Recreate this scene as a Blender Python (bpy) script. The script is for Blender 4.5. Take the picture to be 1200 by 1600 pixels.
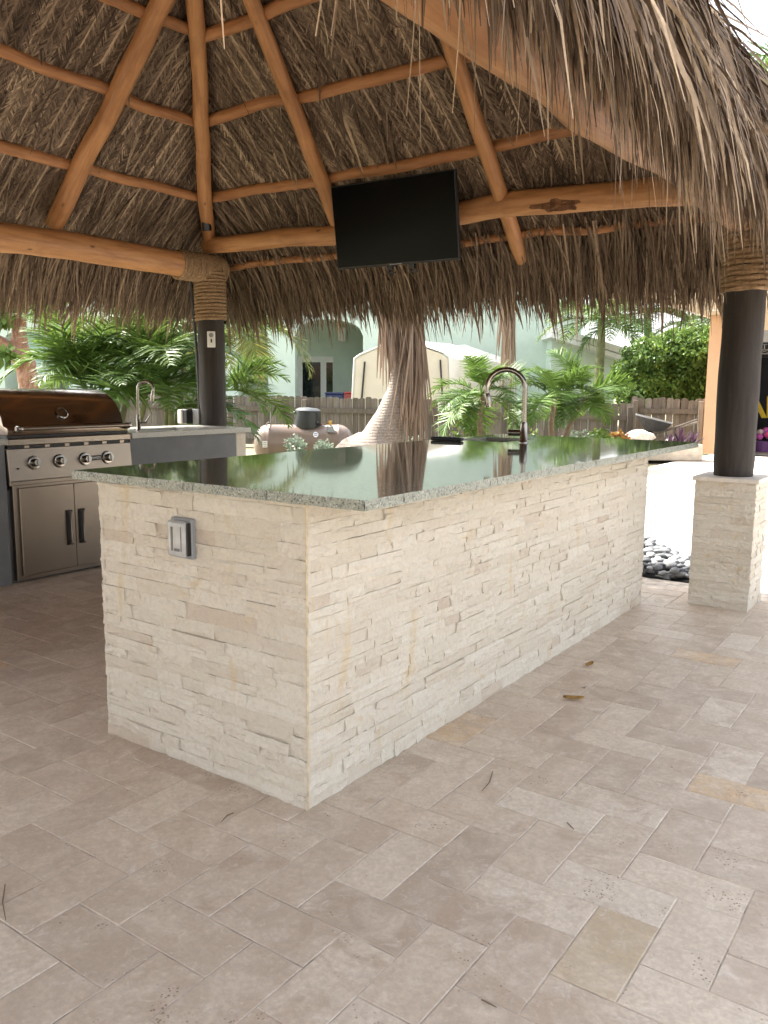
import bpy, bmesh, math, random
import numpy as np
from mathutils import Vector, Matrix, Quaternion, noise

# ------------------------------------------------------------------ reset
for o in list(bpy.data.objects): bpy.data.objects.remove(o)
SC = bpy.context.scene
COL = SC.collection
random.seed(7); RNG = np.random.default_rng(7)
R_ = math.radians

# ------------------------------------------------------------------ camera
PIX_F = 1300.0                       # focal length in photo pixels (1200 x 1600)
PITCH, ROLL, YAW = R_(8.44), R_(0.45), R_(35.2)
CAM = np.array([1.518, -1.773, 1.25])
FW = np.array([-math.sin(YAW)*math.cos(PITCH), math.cos(YAW)*math.cos(PITCH), -math.sin(PITCH)])
RT0 = np.array([math.cos(YAW), math.sin(YAW), 0.0])
UP0 = np.cross(RT0, FW)
RT = math.cos(ROLL)*RT0 + math.sin(ROLL)*UP0
UP = -math.sin(ROLL)*RT0 + math.cos(ROLL)*UP0
FH = np.array([-math.sin(YAW), math.cos(YAW), 0.0])      # horizontal forward / right
RH = np.array([math.cos(YAW), math.sin(YAW), 0.0])
cd = bpy.data.cameras.new('camera'); cam = bpy.data.objects.new('camera', cd); COL.objects.link(cam)
cd.sensor_fit = 'VERTICAL'; cd.sensor_height = 36.0; cd.sensor_width = 27.0
cd.lens = 36.0*PIX_F/1600.0; cd.clip_start = 0.02; cd.clip_end = 3000
m3 = Matrix(((RT[0], UP[0], -FW[0]), (RT[1], UP[1], -FW[1]), (RT[2], UP[2], -FW[2])))
cam.matrix_world = Matrix.Translation(CAM) @ m3.to_4x4()
SC.camera = cam

# ------------------------------------------------------------------ sky, sun, exposure
SUN = Vector((-0.66, 0.06, 0.75)).normalized()           # direction towards the sun
W = bpy.data.worlds.new('World'); SC.world = W; W.use_nodes = True
wn = W.node_tree; bg = wn.nodes['Background']
sky = wn.nodes.new('ShaderNodeTexSky'); sky.sky_type = 'NISHITA'; sky.sun_disc = False
sky.sun_elevation = math.asin(SUN.z); sky.sun_rotation = math.atan2(SUN.x, SUN.y)
sky.air_density = 1.0; sky.dust_density = 4.0; sky.ozone_density = 1.0
hs = wn.nodes.new('ShaderNodeHueSaturation'); hs.inputs['Saturation'].default_value = 0.30      # hazy white sky
wn.links.new(sky.outputs[0], hs.inputs['Color']); wn.links.new(hs.outputs[0], bg.inputs[0]); bg.inputs[1].default_value = 0.15
sd = bpy.data.lights.new('sun', 'SUN'); sd.energy = 4.0; sd.angle = R_(1.5); sd.color = (1.0, 0.95, 0.87)
sun = bpy.data.objects.new('sun', sd); COL.objects.link(sun); sun.location = (-6, 0, 9)
sun.rotation_mode = 'QUATERNION'; sun.rotation_quaternion = SUN.to_track_quat('Z', 'Y')
SC.view_settings.view_transform = 'Standard'; SC.view_settings.look = 'None'
SC.view_settings.gamma = 1.0; SC.view_settings.use_curve_mapping = False
SC.view_settings.exposure = 2.2
SC.render.engine = 'CYCLES'; SC.cycles.use_adaptive_sampling = True; SC.cycles.adaptive_threshold = 0.02
SC.cycles.max_bounces = 6; SC.cycles.diffuse_bounces = 4; SC.cycles.glossy_bounces = 3; SC.cycles.transparent_max_bounces = 6

# ------------------------------------------------------------------ pixel helpers (a direction; the distance is always given)
def pray(x, y):
    d = FW*PIX_F + RT*(x-600) - UP*(y-800); return d/np.linalg.norm(d)
def on_plane(x, y, ax, v):
    d = pray(x, y); return CAM + d*(v-CAM[ax])/d[ax]
def at(x, y, D):
    d = pray(x, y); return CAM + d*D/(d@FH)
def ground(x, D):                                        # ground point under photo column x at forward distance D
    p = at(x, 640, D); return Vector((p[0], p[1], 0.0))
def project(p):
    q = np.asarray(p, float)-CAM; z = q@FW
    return 600+PIX_F*(q@RT)/z, 800-PIX_F*(q@UP)/z, z

# ------------------------------------------------------------------ object helpers
def link(o, parent=None):
    COL.objects.link(o)
    if parent is not None:
        o.parent = parent
        o.matrix_parent_inverse = parent.matrix_basis.inverted() if parent.parent is None else \
            (parent.parent.matrix_basis @ parent.matrix_parent_inverse @ parent.matrix_basis).inverted()
    return o
def thing(name, label, cat, loc=(0, 0, 0), group=None):
    o = bpy.data.objects.new(name, None); o.empty_display_size = 0.1
    COL.objects.link(o); o.matrix_basis = Matrix.Translation(Vector(loc))
    return tag(o, label, cat, group)
def tag(o, label=None, cat=None, group=None, kind=None):
    if label: o['label'] = label
    if cat: o['category'] = cat
    if group: o['group'] = group
    if kind: o['kind'] = kind
    return o
def copy_tree(root, loc, rz=0.0, sc=1.0, label=None, group=None):
    r = root.copy(); COL.objects.link(r)
    r.matrix_basis = Matrix.Translation(Vector(loc)) @ Matrix.Rotation(rz, 4, 'Z') @ Matrix.Scale(sc, 4)
    if label: r['label'] = label
    if group: r['group'] = group
    for ch in root.children:
        c = ch.copy(); COL.objects.link(c); c.parent = r
        for g in ch.children:
            d = g.copy(); COL.objects.link(d); d.parent = c
    return r

class MB:
    """collects shapes; build() links them as one mesh object"""
    def __init__(s): s.v = []; s.f = []
    def add(s, vs, fs):
        b = len(s.v); s.v += [tuple(v) for v in vs]; s.f += [tuple(b+i for i in f) for f in fs]; return s
    def box(s, a, b, M=None):
        (x0, y0, z0), (x1, y1, z1) = a, b
        vs = [Vector(p) for p in ((x0,y0,z0),(x1,y0,z0),(x1,y1,z0),(x0,y1,z0),(x0,y0,z1),(x1,y0,z1),(x1,y1,z1),(x0,y1,z1))]
        if M is not None: vs = [M @ v for v in vs]
        return s.add(vs, [(0,3,2,1),(4,5,6,7),(0,1,5,4),(1,2,6,5),(2,3,7,6),(3,0,4,7)])
    def tube(s, pts, rad, n=10, cap=True, twist=0.0):
        pts = [Vector(p) for p in pts]; k = len(pts)
        if not hasattr(rad, '__len__'): rad = [rad]*k
        vs = []; ref = None
        for i, p in enumerate(pts):
            t = (pts[min(i+1, k-1)]-pts[max(i-1, 0)]).normalized()
            if ref is None: ref = t.orthogonal().normalized()
            ref = (ref - t*ref.dot(t)).normalized(); b = t.cross(ref)
            for j in range(n):
                a = 2*math.pi*j/n + twist*i
                vs.append(p + (ref*math.cos(a)+b*math.sin(a))*rad[i])
        fs = [(i*n+j, i*n+(j+1) % n, (i+1)*n+(j+1) % n, (i+1)*n+j) for i in range(k-1) for j in range(n)]
        if cap: fs += [tuple(range(n-1, -1, -1)), tuple(range((k-1)*n, k*n))]
        return s.add(vs, fs)
    def lathe(s, prof, n=24, M=None):
        vs = []; k = len(prof)
        for r, z in prof:
            for j in range(n):
                a = 2*math.pi*j/n; v = Vector((r*math.cos(a), r*math.sin(a), z))
                vs.append(M @ v if M is not None else v)
        fs = [(i*n+j, i*n+(j+1) % n, (i+1)*n+(j+1) % n, (i+1)*n+j) for i in range(k-1) for j in range(n)]
        fs += [tuple(range(n-1, -1, -1)), tuple(range((k-1)*n, k*n))]
        return s.add(vs, fs)
    def prism(s, poly, d):                                # poly: 3-D ring, d: extrusion vector
        k = len(poly); d = Vector(d); vs = [Vector(p) for p in poly]; vs += [v+d for v in vs]
        fs = [tuple(range(k-1, -1, -1)), tuple(range(k, 2*k))] + [(i, (i+1) % k, k+(i+1) % k, k+i) for i in range(k)]
        return s.add(vs, fs)
    def mesh(s, name, bevel=0, smooth=False, seg=1):
        me = bpy.data.meshes.new(name); me.from_pydata(s.v, [], s.f); me.update()
        bm = bmesh.new(); bm.from_mesh(me)
        bmesh.ops.recalc_face_normals(bm, faces=bm.faces)
        if bevel:
            ed = [e for e in bm.edges if len(e.link_faces) == 2 and e.calc_face_angle(0) > 0.5]
            bmesh.ops.bevel(bm, geom=ed, offset=bevel, segments=seg, profile=0.5, affect='EDGES', clamp_overlap=True)
        if smooth:
            for f in bm.faces: f.smooth = True
            for e in bm.edges:
                if len(e.link_faces) == 2 and e.calc_face_angle(0) > 0.7: e.smooth = False
        bm.to_mesh(me); bm.free(); return me
    def build(s, name, mat, parent=None, bevel=0, smooth=False, seg=1, M=None):
        me = s.mesh(name, bevel, smooth, seg); me.materials.append(mat)
        o = bpy.data.objects.new(name, me)
        if M is not None: o.matrix_basis = M
        return link(o, parent)
def mobj(name, me, mat, parent=None, M=None):
    if mat is not None and not me.materials: me.materials.append(mat)
    o = bpy.data.objects.new(name, me)
    if M is not None: o.matrix_basis = M
    return link(o, parent)

def np_mesh(name, V, F, tint=None, smooth=False):
    """V (n,3), F (m,4) quads, tint (n,)"""
    me = bpy.data.meshes.new(name); n, m = len(V), len(F)
    me.vertices.add(n); me.vertices.foreach_set('co', np.ascontiguousarray(V, dtype=np.float32).ravel())
    me.loops.add(m*4); me.loops.foreach_set('vertex_index', np.ascontiguousarray(F, dtype=np.int32).ravel())
    me.polygons.add(m); me.polygons.foreach_set('loop_start', np.arange(0, m*4, 4, dtype=np.int32))
    me.polygons.foreach_set('loop_total', np.full(m, 4, dtype=np.int32))
    if tint is not None:
        a = me.attributes.new('tint', 'FLOAT', 'POINT'); a.data.foreach_set('value', np.ascontiguousarray(tint, dtype=np.float32))
    if smooth: me.polygons.foreach_set('use_smooth', np.ones(m, dtype=bool))
    me.update(); me.validate(); return me
def ribbon_arrays(P, S, Wd, tint=None):
    """P (N,K,3) centre lines, S (N,K,3) side vectors, Wd (N,K) half widths -> V, F, tint"""
    N, K, _ = P.shape
    V = np.stack([P-S*Wd[..., None], P+S*Wd[..., None]], axis=2).reshape(-1, 3)
    base = (np.arange(N)[:, None]*K + np.arange(K-1)[None, :])*2
    F = np.stack([base, base+1, base+3, base+2], axis=-1).reshape(-1, 4)
    T = None if tint is None else np.repeat(tint, K*2)
    return V, F, T
def join_arrays(L):
    V = []; F = []; T = []; b = 0
    for v, f, t in L:
        V.append(v); F.append(f+b); T.append(t if t is not None else np.zeros(len(v))); b += len(v)
    return np.concatenate(V), np.concatenate(F), np.concatenate(T)
def unit(a): return a/np.maximum(np.linalg.norm(a, axis=-1, keepdims=True), 1e-9)
def strands(P0, D0, L, Wd, K=4, droop=0.7, tint=None, tip=0.25, curl=0.25, sidehint=None, power=1.0):
    """hanging strips: start points P0 (N,3), first direction D0, length L (N,), half width Wd (N,)"""
    N = len(P0); P = np.zeros((N, K, 3)); P[:, 0] = P0; S = np.zeros((N, K, 3))
    side = unit(np.cross(D0, sidehint if sidehint is not None else RNG.normal(size=(N, 3))))
    dro = (droop if hasattr(droop, '__len__') else np.full(N, droop))
    lat = RNG.normal(size=(N, 3))*curl
    d = unit(D0)
    for k in range(K):
        s_ = unit(side - d*np.sum(side*d, axis=1, keepdims=True)); S[:, k] = s_
        if k < K-1:
            P[:, k+1] = P[:, k] + d*(L/(K-1))[:, None]
            g = (dro*((k+1)/(K-1))**power)[:, None]
            d = unit(d*(1-g*0.6) + np.array([0, 0, -1.0])*g*0.6 + lat*0.35/(K-1))
    ks = np.linspace(0, 1, K)[None, :]
    prof = np.where(ks < 0.35, 0.75+ks*0.7, 1.0-(1-tip)*((ks-0.35)/0.65)**1.3)
    return ribbon_arrays(P, S, Wd[:, None]*prof, tint)

# ------------------------------------------------------------------ materials
MATS = {}
class NT:
    def __init__(s, name):
        s.m = bpy.data.materials.new(name); s.m.use_nodes = True; s.t = s.m.node_tree; s.b = s.t.nodes['Principled BSDF']; MATS[name] = s.m
    def n(s, typ, ins=None, **props):
        nd = s.t.nodes.new('ShaderNode'+typ)
        for k, v in props.items(): setattr(nd, k, v)
        for k, v in (ins or {}).items(): s.put(nd.inputs[k], v)
        return nd
    def put(s, sock, v):
        if isinstance(v, bpy.types.NodeSocket): s.t.links.new(v, sock)
        else:
            if hasattr(v, '__len__') and len(v) == 3 and sock.type == 'RGBA': v = (*v, 1)
            sock.default_value = v
    def set(s, **kw):
        for k, v in kw.items(): s.put(s.b.inputs[k.replace('_', ' ')], v)
        return s
    def coord(s, kind='Object', scale=(1, 1, 1), off=None):
        if kind == 'Position': c = s.n('NewGeometry').outputs['Position']
        else: c = s.n('TexCoord').outputs[kind]
        if off is not None: c = s.n('VectorMath', {0: c, 1: off}, operation='ADD').outputs[0]
        return s.n('Mapping', {'Vector': c, 'Scale': scale}).outputs[0]
    def noise(s, vec, scale=5, detail=4, rough=0.6, dist=0.0):
        return s.n('TexNoise', {'Vector': vec, 'Scale': scale, 'Detail': detail, 'Roughness': rough, 'Distortion': dist}).outputs[0]
    def ramp(s, fac, stops, interp='LINEAR'):
        r = s.n('ValToRGB', {'Fac': fac}); e = r.color_ramp.elements; r.color_ramp.interpolation = interp
        while len(e) < len(stops): e.new(0.5)
        for i, (p, c) in enumerate(stops):
            e[i].position = p; e[i].color = (*c, 1) if hasattr(c, '__len__') else (c, c, c, 1)
        return r.outputs[0]
    def mix(s, fac, a, b, mode='MIX'):
        x = s.n('Mix', data_type='RGBA', blend_type=mode)
        s.put(x.inputs[0], fac); s.put(x.inputs[6], a); s.put(x.inputs[7], b); return x.outputs[2]
    def math(s, op, a, b=0.0):
        x = s.n('Math', operation=op); s.put(x.inputs[0], a); s.put(x.inputs[1], b); return x.outputs[0]
    def bump(s, h, strength=0.3, dist=0.01, normal=None):
        x = s.n('Bump', {'Height': h, 'Strength': strength, 'Distance': dist})
        if normal is not None: s.put(x.inputs['Normal'], normal)
        return x.outputs[0]
    def rnd(s, attr):
        if attr == 'colour': return s.n('SeparateColor', {0: s.n('ObjectInfo').outputs['Color']}).outputs[0]      # chosen per object
        return s.n('Attribute', attribute_name='tint').outputs['Fac'] if attr else s.n('ObjectInfo').outputs['Random']

def simple(name, col, rough=0.6, metal=0.0, var=0.12, scale=6.0, bump=0.0, coat=0.0, bscale=60, kind='Object', spec=0.5):
    m = NT(name); v = m.coord(kind); f = m.noise(v, scale, 5, 0.6)
    dark = tuple(c*(1-var) for c in col); lite = tuple(min(1, c*(1+var)) for c in col)
    m.set(Base_Color=m.ramp(f, [(0.3, dark), (0.7, lite)]), Roughness=rough, Metallic=metal, Coat_Weight=coat)
    m.b.inputs['Specular IOR Level'].default_value = spec
    if bump: m.set(Normal=m.bump(m.noise(v, bscale, 4, 0.6), bump, 0.01))
    return m.m

def make_paver(name, attr):
    m = NT(name); r = m.rnd(attr)
    off = m.n('CombineXYZ', {0: m.math('MULTIPLY', r, 41.0), 1: m.math('MULTIPLY', r, 17.0), 2: m.math('MULTIPLY', r, 29.0)}).outputs[0]
    v = m.coord('Position', off=off)
    big = m.noise(v, 9, 6, 0.62, 0.6); fine = m.noise(v, 70, 5, 0.7)
    r2 = m.math('FRACT', m.math('MULTIPLY', r, 7.31)); r3 = m.math('FRACT', m.math('MULTIPLY', r, 23.7))
    base = m.ramp(r, [(0, (0.42, 0.335, 0.262)), (0.25, (0.52, 0.42, 0.33)), (0.6, (0.61, 0.505, 0.40)), (0.85, (0.70, 0.61, 0.505)), (0.93, (0.66, 0.475, 0.29)), (1, (0.53, 0.425, 0.285))])
    c = m.mix(m.ramp(big, [(0.42, 0.0), (0.64, 0.55)]), base, (0.76, 0.66, 0.55))
    c = m.mix(m.math('MULTIPLY', m.ramp(m.noise(v, 6, 6, 0.72, 1.4), [(0.47, 0.0), (0.62, 0.8)]), r2), c, (0.45, 0.34, 0.255))
    c = m.mix(m.ramp(m.noise(v, 28, 6, 0.75, 1.0), [(0.38, 0.36), (0.54, 0.0)]), c, (0.46, 0.36, 0.275))
    c = m.mix(m.ramp(m.noise(v, 22, 6, 0.7, 2.0), [(0.58, 0.0), (0.70, 0.5)]), c, (0.80, 0.73, 0.63))
    c = m.mix(m.math('MULTIPLY', m.ramp(m.noise(v, 13, 5, 0.65, 1.5), [(0.58, 0.0), (0.70, 0.6)]), r3), c, (0.71, 0.66, 0.60))
    c = m.mix(m.math('MULTIPLY', m.ramp(fine, [(0.42, 0.35), (0.6, 0.0)]), 0.8), c, (0.36, 0.29, 0.24))
    # pits: gathered in patches
    pv = m.n('TexVoronoi', {'Vector': v, 'Scale': 95}).outputs['Distance']
    pit = m.math('MULTIPLY', m.ramp(pv, [(0.20, 1.0), (0.32, 0.0)]), m.ramp(m.noise(v, 8, 4, 0.6), [(0.60, 0.0), (0.66, 1.0)]))
    c = m.mix(m.math('MULTIPLY', pit, 0.75), c, (0.20, 0.125, 0.085))
    h = m.math('SUBTRACT', m.math('ADD', m.math('MULTIPLY', fine, 0.35), m.math('MULTIPLY', big, 0.5)), pit)
    m.set(Base_Color=c, Roughness=m.ramp(big, [(0.3, 0.6), (0.7, 0.45)]), Normal=m.bump(h, 0.35, 0.004))
    m.b.inputs['Specular IOR Level'].default_value = 0.35
    return m.m
def make_ledge(name, attr):
    m = NT(name); r = m.rnd(attr)
    off = m.n('CombineXYZ', {0: m.math('MULTIPLY', r, 13.0), 1: m.math('MULTIPLY', r, 57.0), 2: m.math('MULTIPLY', r, 31.0)}).outputs[0]
    v = m.coord('Position', off=off); w = m.coord('Position')
    big = m.noise(v, 14, 6, 0.65, 0.5); fine = m.noise(v, 45, 6, 0.72)
    base = m.ramp(r, [(0, (0.62, 0.555, 0.455)), (0.35, (0.66, 0.60, 0.50)), (0.7, (0.70, 0.645, 0.55)), (0.93, (0.64, 0.575, 0.48)), (1.0, (0.55, 0.455, 0.36))])
    c = m.mix(m.ramp(big, [(0.30, 0.45), (0.55, 0.0)]), base, (0.68, 0.60, 0.50))
    c = m.mix(m.ramp(m.noise(w, 5.5, 5, 0.65, 2.0), [(0.60, 0.0), (0.72, 0.6)]), c, (0.62, 0.47, 0.27))
    c = m.mix(m.ramp(m.noise(m.coord('Position', (1, 1, 0.16)), 9, 4, 0.6, 0.6), [(0.63, 0.0), (0.70, 0.5)]), c, (0.63, 0.48, 0.27))
    c = m.mix(m.ramp(fine, [(0.36, 0.45), (0.52, 0.0)]), c, (0.56, 0.48, 0.39))
    chip = m.noise(m.coord('Position', (1, 1, 0.55), off=off), 62, 5, 0.62, 0.8)
    h = m.math('ADD', m.math('MULTIPLY', big, 0.7), m.math('ADD', m.math('MULTIPLY', fine, 0.45), m.math('MULTIPLY', chip, 0.9)))
    m.set(Base_Color=c, Roughness=0.8, Normal=m.bump(h, 0.7, 0.012)); m.b.inputs['Specular IOR Level'].default_value = 0.3
    return m.m
def make_slab():
    m = NT('green_terrazzo_slab'); v = m.coord('Position')
    vo = m.n('TexVoronoi', {'Vector': v, 'Scale': 270, 'Randomness': 1.0}); cell = vo.outputs['Color']
    sep = m.n('SeparateColor', {0: cell}); rr = sep.outputs[0]; gg = sep.outputs[1]
    base = m.mix(m.noise(v, 30, 5, 0.7), (0.19, 0.205, 0.16), (0.32, 0.33, 0.265))
    c = m.mix(m.ramp(rr, [(0.86, 0.0), (0.88, 1.0)], 'LINEAR'), base, (0.055, 0.06, 0.055))
    c = m.mix(m.ramp(gg, [(0.90, 0.0), (0.92, 0.6)]), c, (0.58, 0.58, 0.52))
    vo2 = m.n('TexVoronoi', {'Vector': v, 'Scale': 130}); s2 = m.n('SeparateColor', {0: vo2.outputs['Color']})
    c = m.mix(m.ramp(s2.outputs[2], [(0.90, 0.0), (0.92, 0.8)]), c, (0.10, 0.11, 0.10))
    nz = m.n('NewGeometry').outputs['Normal']; up = m.n('SeparateXYZ', {0: nz}).outputs[2]
    m.set(Base_Color=c, Roughness=m.ramp(up, [(0.8, 0.5), (0.95, 0.05)]), IOR=1.6,
          Normal=m.bump(m.noise(v, 3.5, 3, 0.5), 0.02, 0.01))
    m.b.inputs['Specular IOR Level'].default_value = 0.75
    return m.m
def make_wood(name, a, b, c, rough=0.55, bump=0.35):
    m = NT(name); r = m.rnd(False)
    off = m.n('CombineXYZ', {0: m.math('MULTIPLY', r, 9.0), 1: m.math('MULTIPLY', r, 5.0), 2: m.math('MULTIPLY', r, 33.0)}).outputs[0]
    v = m.coord('Object', (1, 1, 0.10), off=off); v2 = m.coord('Object', off=off)
    g = m.noise(v, 26, 6, 0.62, 0.3); l = m.noise(v2, 2.6, 5, 0.6, 0.8)
    col = m.ramp(g, [(0.25, a), (0.52, b), (0.8, c)])
    col = m.mix(m.ramp(l, [(0.50, 0.0), (0.75, 0.55)]), col, a)
    k = m.n('TexVoronoi', {'Vector': m.coord('Object', (1.0, 1.0, 0.42), off=off), 'Scale': 7}).outputs['Distance']
    knot = m.ramp(k, [(0.035, 0.85), (0.085, 0.0)])
    col = m.mix(knot, col, tuple(x*0.35 for x in a))
    h = m.math('SUBTRACT', m.math('ADD', g, m.math('MULTIPLY', l, 0.6)), m.math('MULTIPLY', knot, 0.5))
    m.set(Base_Color=col, Roughness=rough, Normal=m.bump(h, bump, 0.012)); return m.m
def make_thatch(name, lo, mid, hi):
    m = NT(name); t = m.rnd(True); v = m.coord('Position')
    col = m.ramp(t, [(0.0, lo), (0.5, mid), (0.85, hi), (1.0, tuple(min(1, x*1.35) for x in hi))])
    col = m.mix(m.ramp(m.noise(v, 40, 4, 0.7), [(0.35, 0.4), (0.65, 0.0)]), col, lo)
    m.set(Base_Color=col, Roughness=0.75); m.b.inputs['Specular IOR Level'].default_value = 0.25
    return m.m
def make_leaf(name, lo, mid, hi, trans=0.24, rough=0.5):
    m = NT(name); t = m.rnd(True); r = m.rnd(False)
    t2 = m.math('ADD', m.math('MULTIPLY', t, 0.75), m.math('MULTIPLY', r, 0.25))
    col = m.ramp(t2, [(0.0, lo), (0.5, mid), (1.0, hi)])
    m.set(Base_Color=col, Roughness=rough); m.b.inputs['Specular IOR Level'].default_value = 0.3
    tr = m.n('BsdfTranslucent', {'Color': m.mix(0.5, col, hi)}); mx = m.n('MixShader', {0: trans, 1: m.b.outputs[0], 2: tr.outputs[0]})
    m.t.links.new(mx.outputs[0], m.t.nodes['Material Output'].inputs[0]); return m.m
def make_steel(name, col, rough, dirn):
    m = NT(name); v = m.coord('Object', dirn); g = m.noise(v, 420, 2, 0.5)
    w = m.noise(m.coord('Object'), 3, 4, 0.6)
    m.set(Base_Color=m.mix(w, col, tuple(c*0.82 for c in col)), Metallic=1.0, Roughness=m.ramp(g, [(0.2, rough*0.75), (0.8, rough*1.3)]), Normal=m.bump(g, 0.015, 0.001)); return m.m

PAVER, PAVER_A = make_paver('travertine_paver', 'colour'), make_paver('travertine_paver_far', True)
LEDGE, LEDGE_A = make_ledge('split_limestone', False), make_ledge('split_limestone_far', True)
SLAB = make_slab()
WOOD = make_wood('peeled_pine_log', (0.24, 0.10, 0.036), (0.43, 0.205, 0.078), (0.54, 0.295, 0.13))
WOODD = make_wood('peeled_cypress_pole', (0.21, 0.088, 0.034), (0.37, 0.165, 0.062), (0.47, 0.24, 0.10), 0.6, 0.5)
POST = make_wood('dark_stained_post', (0.011, 0.007, 0.005), (0.024, 0.0165, 0.012), (0.052, 0.039, 0.029), 0.7, 0.25)
THATCH = make_thatch('dry_palm_thatch', (0.055, 0.036, 0.025), (0.215, 0.150, 0.100), (0.40, 0.30, 0.20))
THATCHD = simple('thatch_core', (0.075, 0.052, 0.035), 0.95, var=0.4, scale=30, bump=0.6, bscale=80)
ROPE = simple('manila_rope', (0.26, 0.165, 0.085), 0.85, var=0.35, scale=60, bump=0.5, bscale=220)
STEEL = make_steel('brushed_steel', (0.31, 0.262, 0.215), 0.36, (1, 0.05, 1))
STEELL = make_steel('polished_lid_steel', (0.36, 0.29, 0.235), 0.2, (1, 0.05, 1))
CHROME = make_steel('faucet_nickel', (0.34, 0.31, 0.275), 0.2, (1, 1, 0.1))
DSTEEL_SHADE = simple('dark_steel_gap_shade', (0.02, 0.019, 0.018), 0.5)  # near-black firebox steel, also painted shade for gaps and handle recesses
BLACK = simple('black_plastic', (0.012, 0.012, 0.013), 0.4, bump=0.05)
SCREEN = simple('dark_glass_screen', (0.002, 0.0025, 0.003), 0.2, var=0.3, scale=2, spec=0.12)
GREYCAB = simple('grey_stucco_cabinet', (0.175, 0.18, 0.185), 0.75, var=0.1, bump=0.35, bscale=120)
GCOUNTER = simple('speckled_grey_counter', (0.42, 0.41, 0.37), 0.25, var=0.3, scale=150)
SAND = simple('joint_sand', (0.54, 0.47, 0.40), 0.95, var=0.5, scale=9, bump=0.3, bscale=300, kind='Position')
WHITE = simple('white_plastic', (0.78, 0.77, 0.73), 0.4, var=0.05)
GREYP = simple('grey_plastic', (0.28, 0.29, 0.30), 0.5, var=0.1)
CLEARP = simple('cloudy_plastic_cover', (0.42, 0.42, 0.41), 0.22, var=0.12, scale=20, coat=0.4)

# ================================================================== ground
GROUND = NT('garden_soil'); _v = GROUND.coord('Position')
GROUND.set(Base_Color=GROUND.mix(GROUND.ramp(GROUND.noise(_v, 0.7, 6, 0.65), [(0.42, 0.0), (0.6, 1.0)]),
           GROUND.ramp(GROUND.noise(_v, 14, 5, 0.7), [(0.3, (0.15, 0.115, 0.08)), (0.7, (0.33, 0.27, 0.2))]),
           GROUND.ramp(GROUND.noise(_v, 22, 5, 0.7), [(0.3, (0.08, 0.11, 0.04)), (0.7, (0.19, 0.22, 0.09))])),
           Roughness=0.95, Normal=GROUND.bump(GROUND.noise(_v, 30, 5, 0.7), 0.8, 0.05))
PATIO = NT('pale_patio_concrete'); _v = PATIO.coord('Position')
_br = PATIO.n('TexBrick', {'Vector': PATIO.coord('Position', (2.2, 2.2, 2.2)), 'Color1': (0.55, 0.50, 0.45, 1), 'Color2': (0.62, 0.57, 0.52, 1), 'Mortar': (0.42, 0.38, 0.34, 1), 'Mortar Size': 0.008})
PATIO.set(Base_Color=PATIO.mix(PATIO.math('MULTIPLY', PATIO.noise(_v, 6, 6, 0.7), 0.5), _br.outputs[0], (0.66, 0.62, 0.56)), Roughness=0.8)
s = 900
tag(MB().add([(-s, -s, -0.06), (s, -s, -0.06), (s, s, -0.06), (-s, s, -0.06)], [(0, 1, 2, 3)]).build('ground', GROUND.m), kind='structure')
# pale patio that carries on in the sun round the hut
pat = MB().prism([(0.2, 3.76, -0.05), (9.0, 3.76, -0.05), (9.0, 15.75, -0.05), (-2.75, 15.75, -0.05), (-2.9, 10.5, -0.05), (-2.6, 5.95, -0.05),
                  (-1.25, 5.62, -0.05), (-0.67, 5.12, -0.05), (-0.1, 4.42, -0.05), (0.2, 4.2, -0.05)], (0, 0, 0.042))
tag(MB().box((0.6, -7, -0.05), (16, 3.75, -0.012)).build('bounce_deck', PATIO.m), kind='structure')  # unseen deck added for bounce light, cut back to darken the island end
tag(pat.build('patio', PATIO.m), kind='structure')

# herringbone travertine paving, 148 x 296 mm stones
U = 0.148; OX, OY = -0.015, -0.67
paving = MB().add([(-4.6, -6, -0.0024), (5.2, -6, -0.0024), (5.2, 3.755, -0.0024), (-4.6, 3.755, -0.0024)], [(0, 1, 2, 3)]).build('paving', SAND)
tag(paving, kind='structure')
def paver_mesh(k):
    rr = random.Random(100+k); bm = bmesh.new()
    L, Wd, g = 2*U, U, 0.0011
    def chip(): return rr.uniform(0, 0.0012)
    ring = []; nx, ny = 6, 3
    for i in range(nx): ring.append((-L/2+g+chip() + (L-2*g)*i/nx*0.995, -Wd/2+g+chip()))
    for i in range(ny): ring.append((L/2-g-chip(), -Wd/2+g+(Wd-2*g)*i/ny))
    for i in range(nx): ring.append((L/2-g-(L-2*g)*i/nx, Wd/2-g-chip()))
    for i in range(ny): ring.append((-L/2+g+chip(), Wd/2-g-(Wd-2*g)*i/ny))
    k_ = len(ring); vs = []
    for z, inset in ((-0.03, 0), (-0.0016, 0), (0.0, 0.0018)):
        for x, y in ring:
            vs.append(bm.verts.new((x-math.copysign(inset, x), y-math.copysign(inset, y), z+(rr.uniform(-.0004, .0004) if inset else 0))))
    for l in range(2):
        for j in range(k_): bm.faces.new((vs[l*k_+j], vs[l*k_+(j+1) % k_], vs[(l+1)*k_+(j+1) % k_], vs[(l+1)*k_+j]))
    bm.faces.new(vs[2*k_:]); bm.normal_update()
    me = bpy.data.meshes.new('paver'); bm.to_mesh(me); bm.free(); me.materials.append(PAVER); return me
PM = [paver_mesh(k) for k in range(6)]
tiles = []
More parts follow.
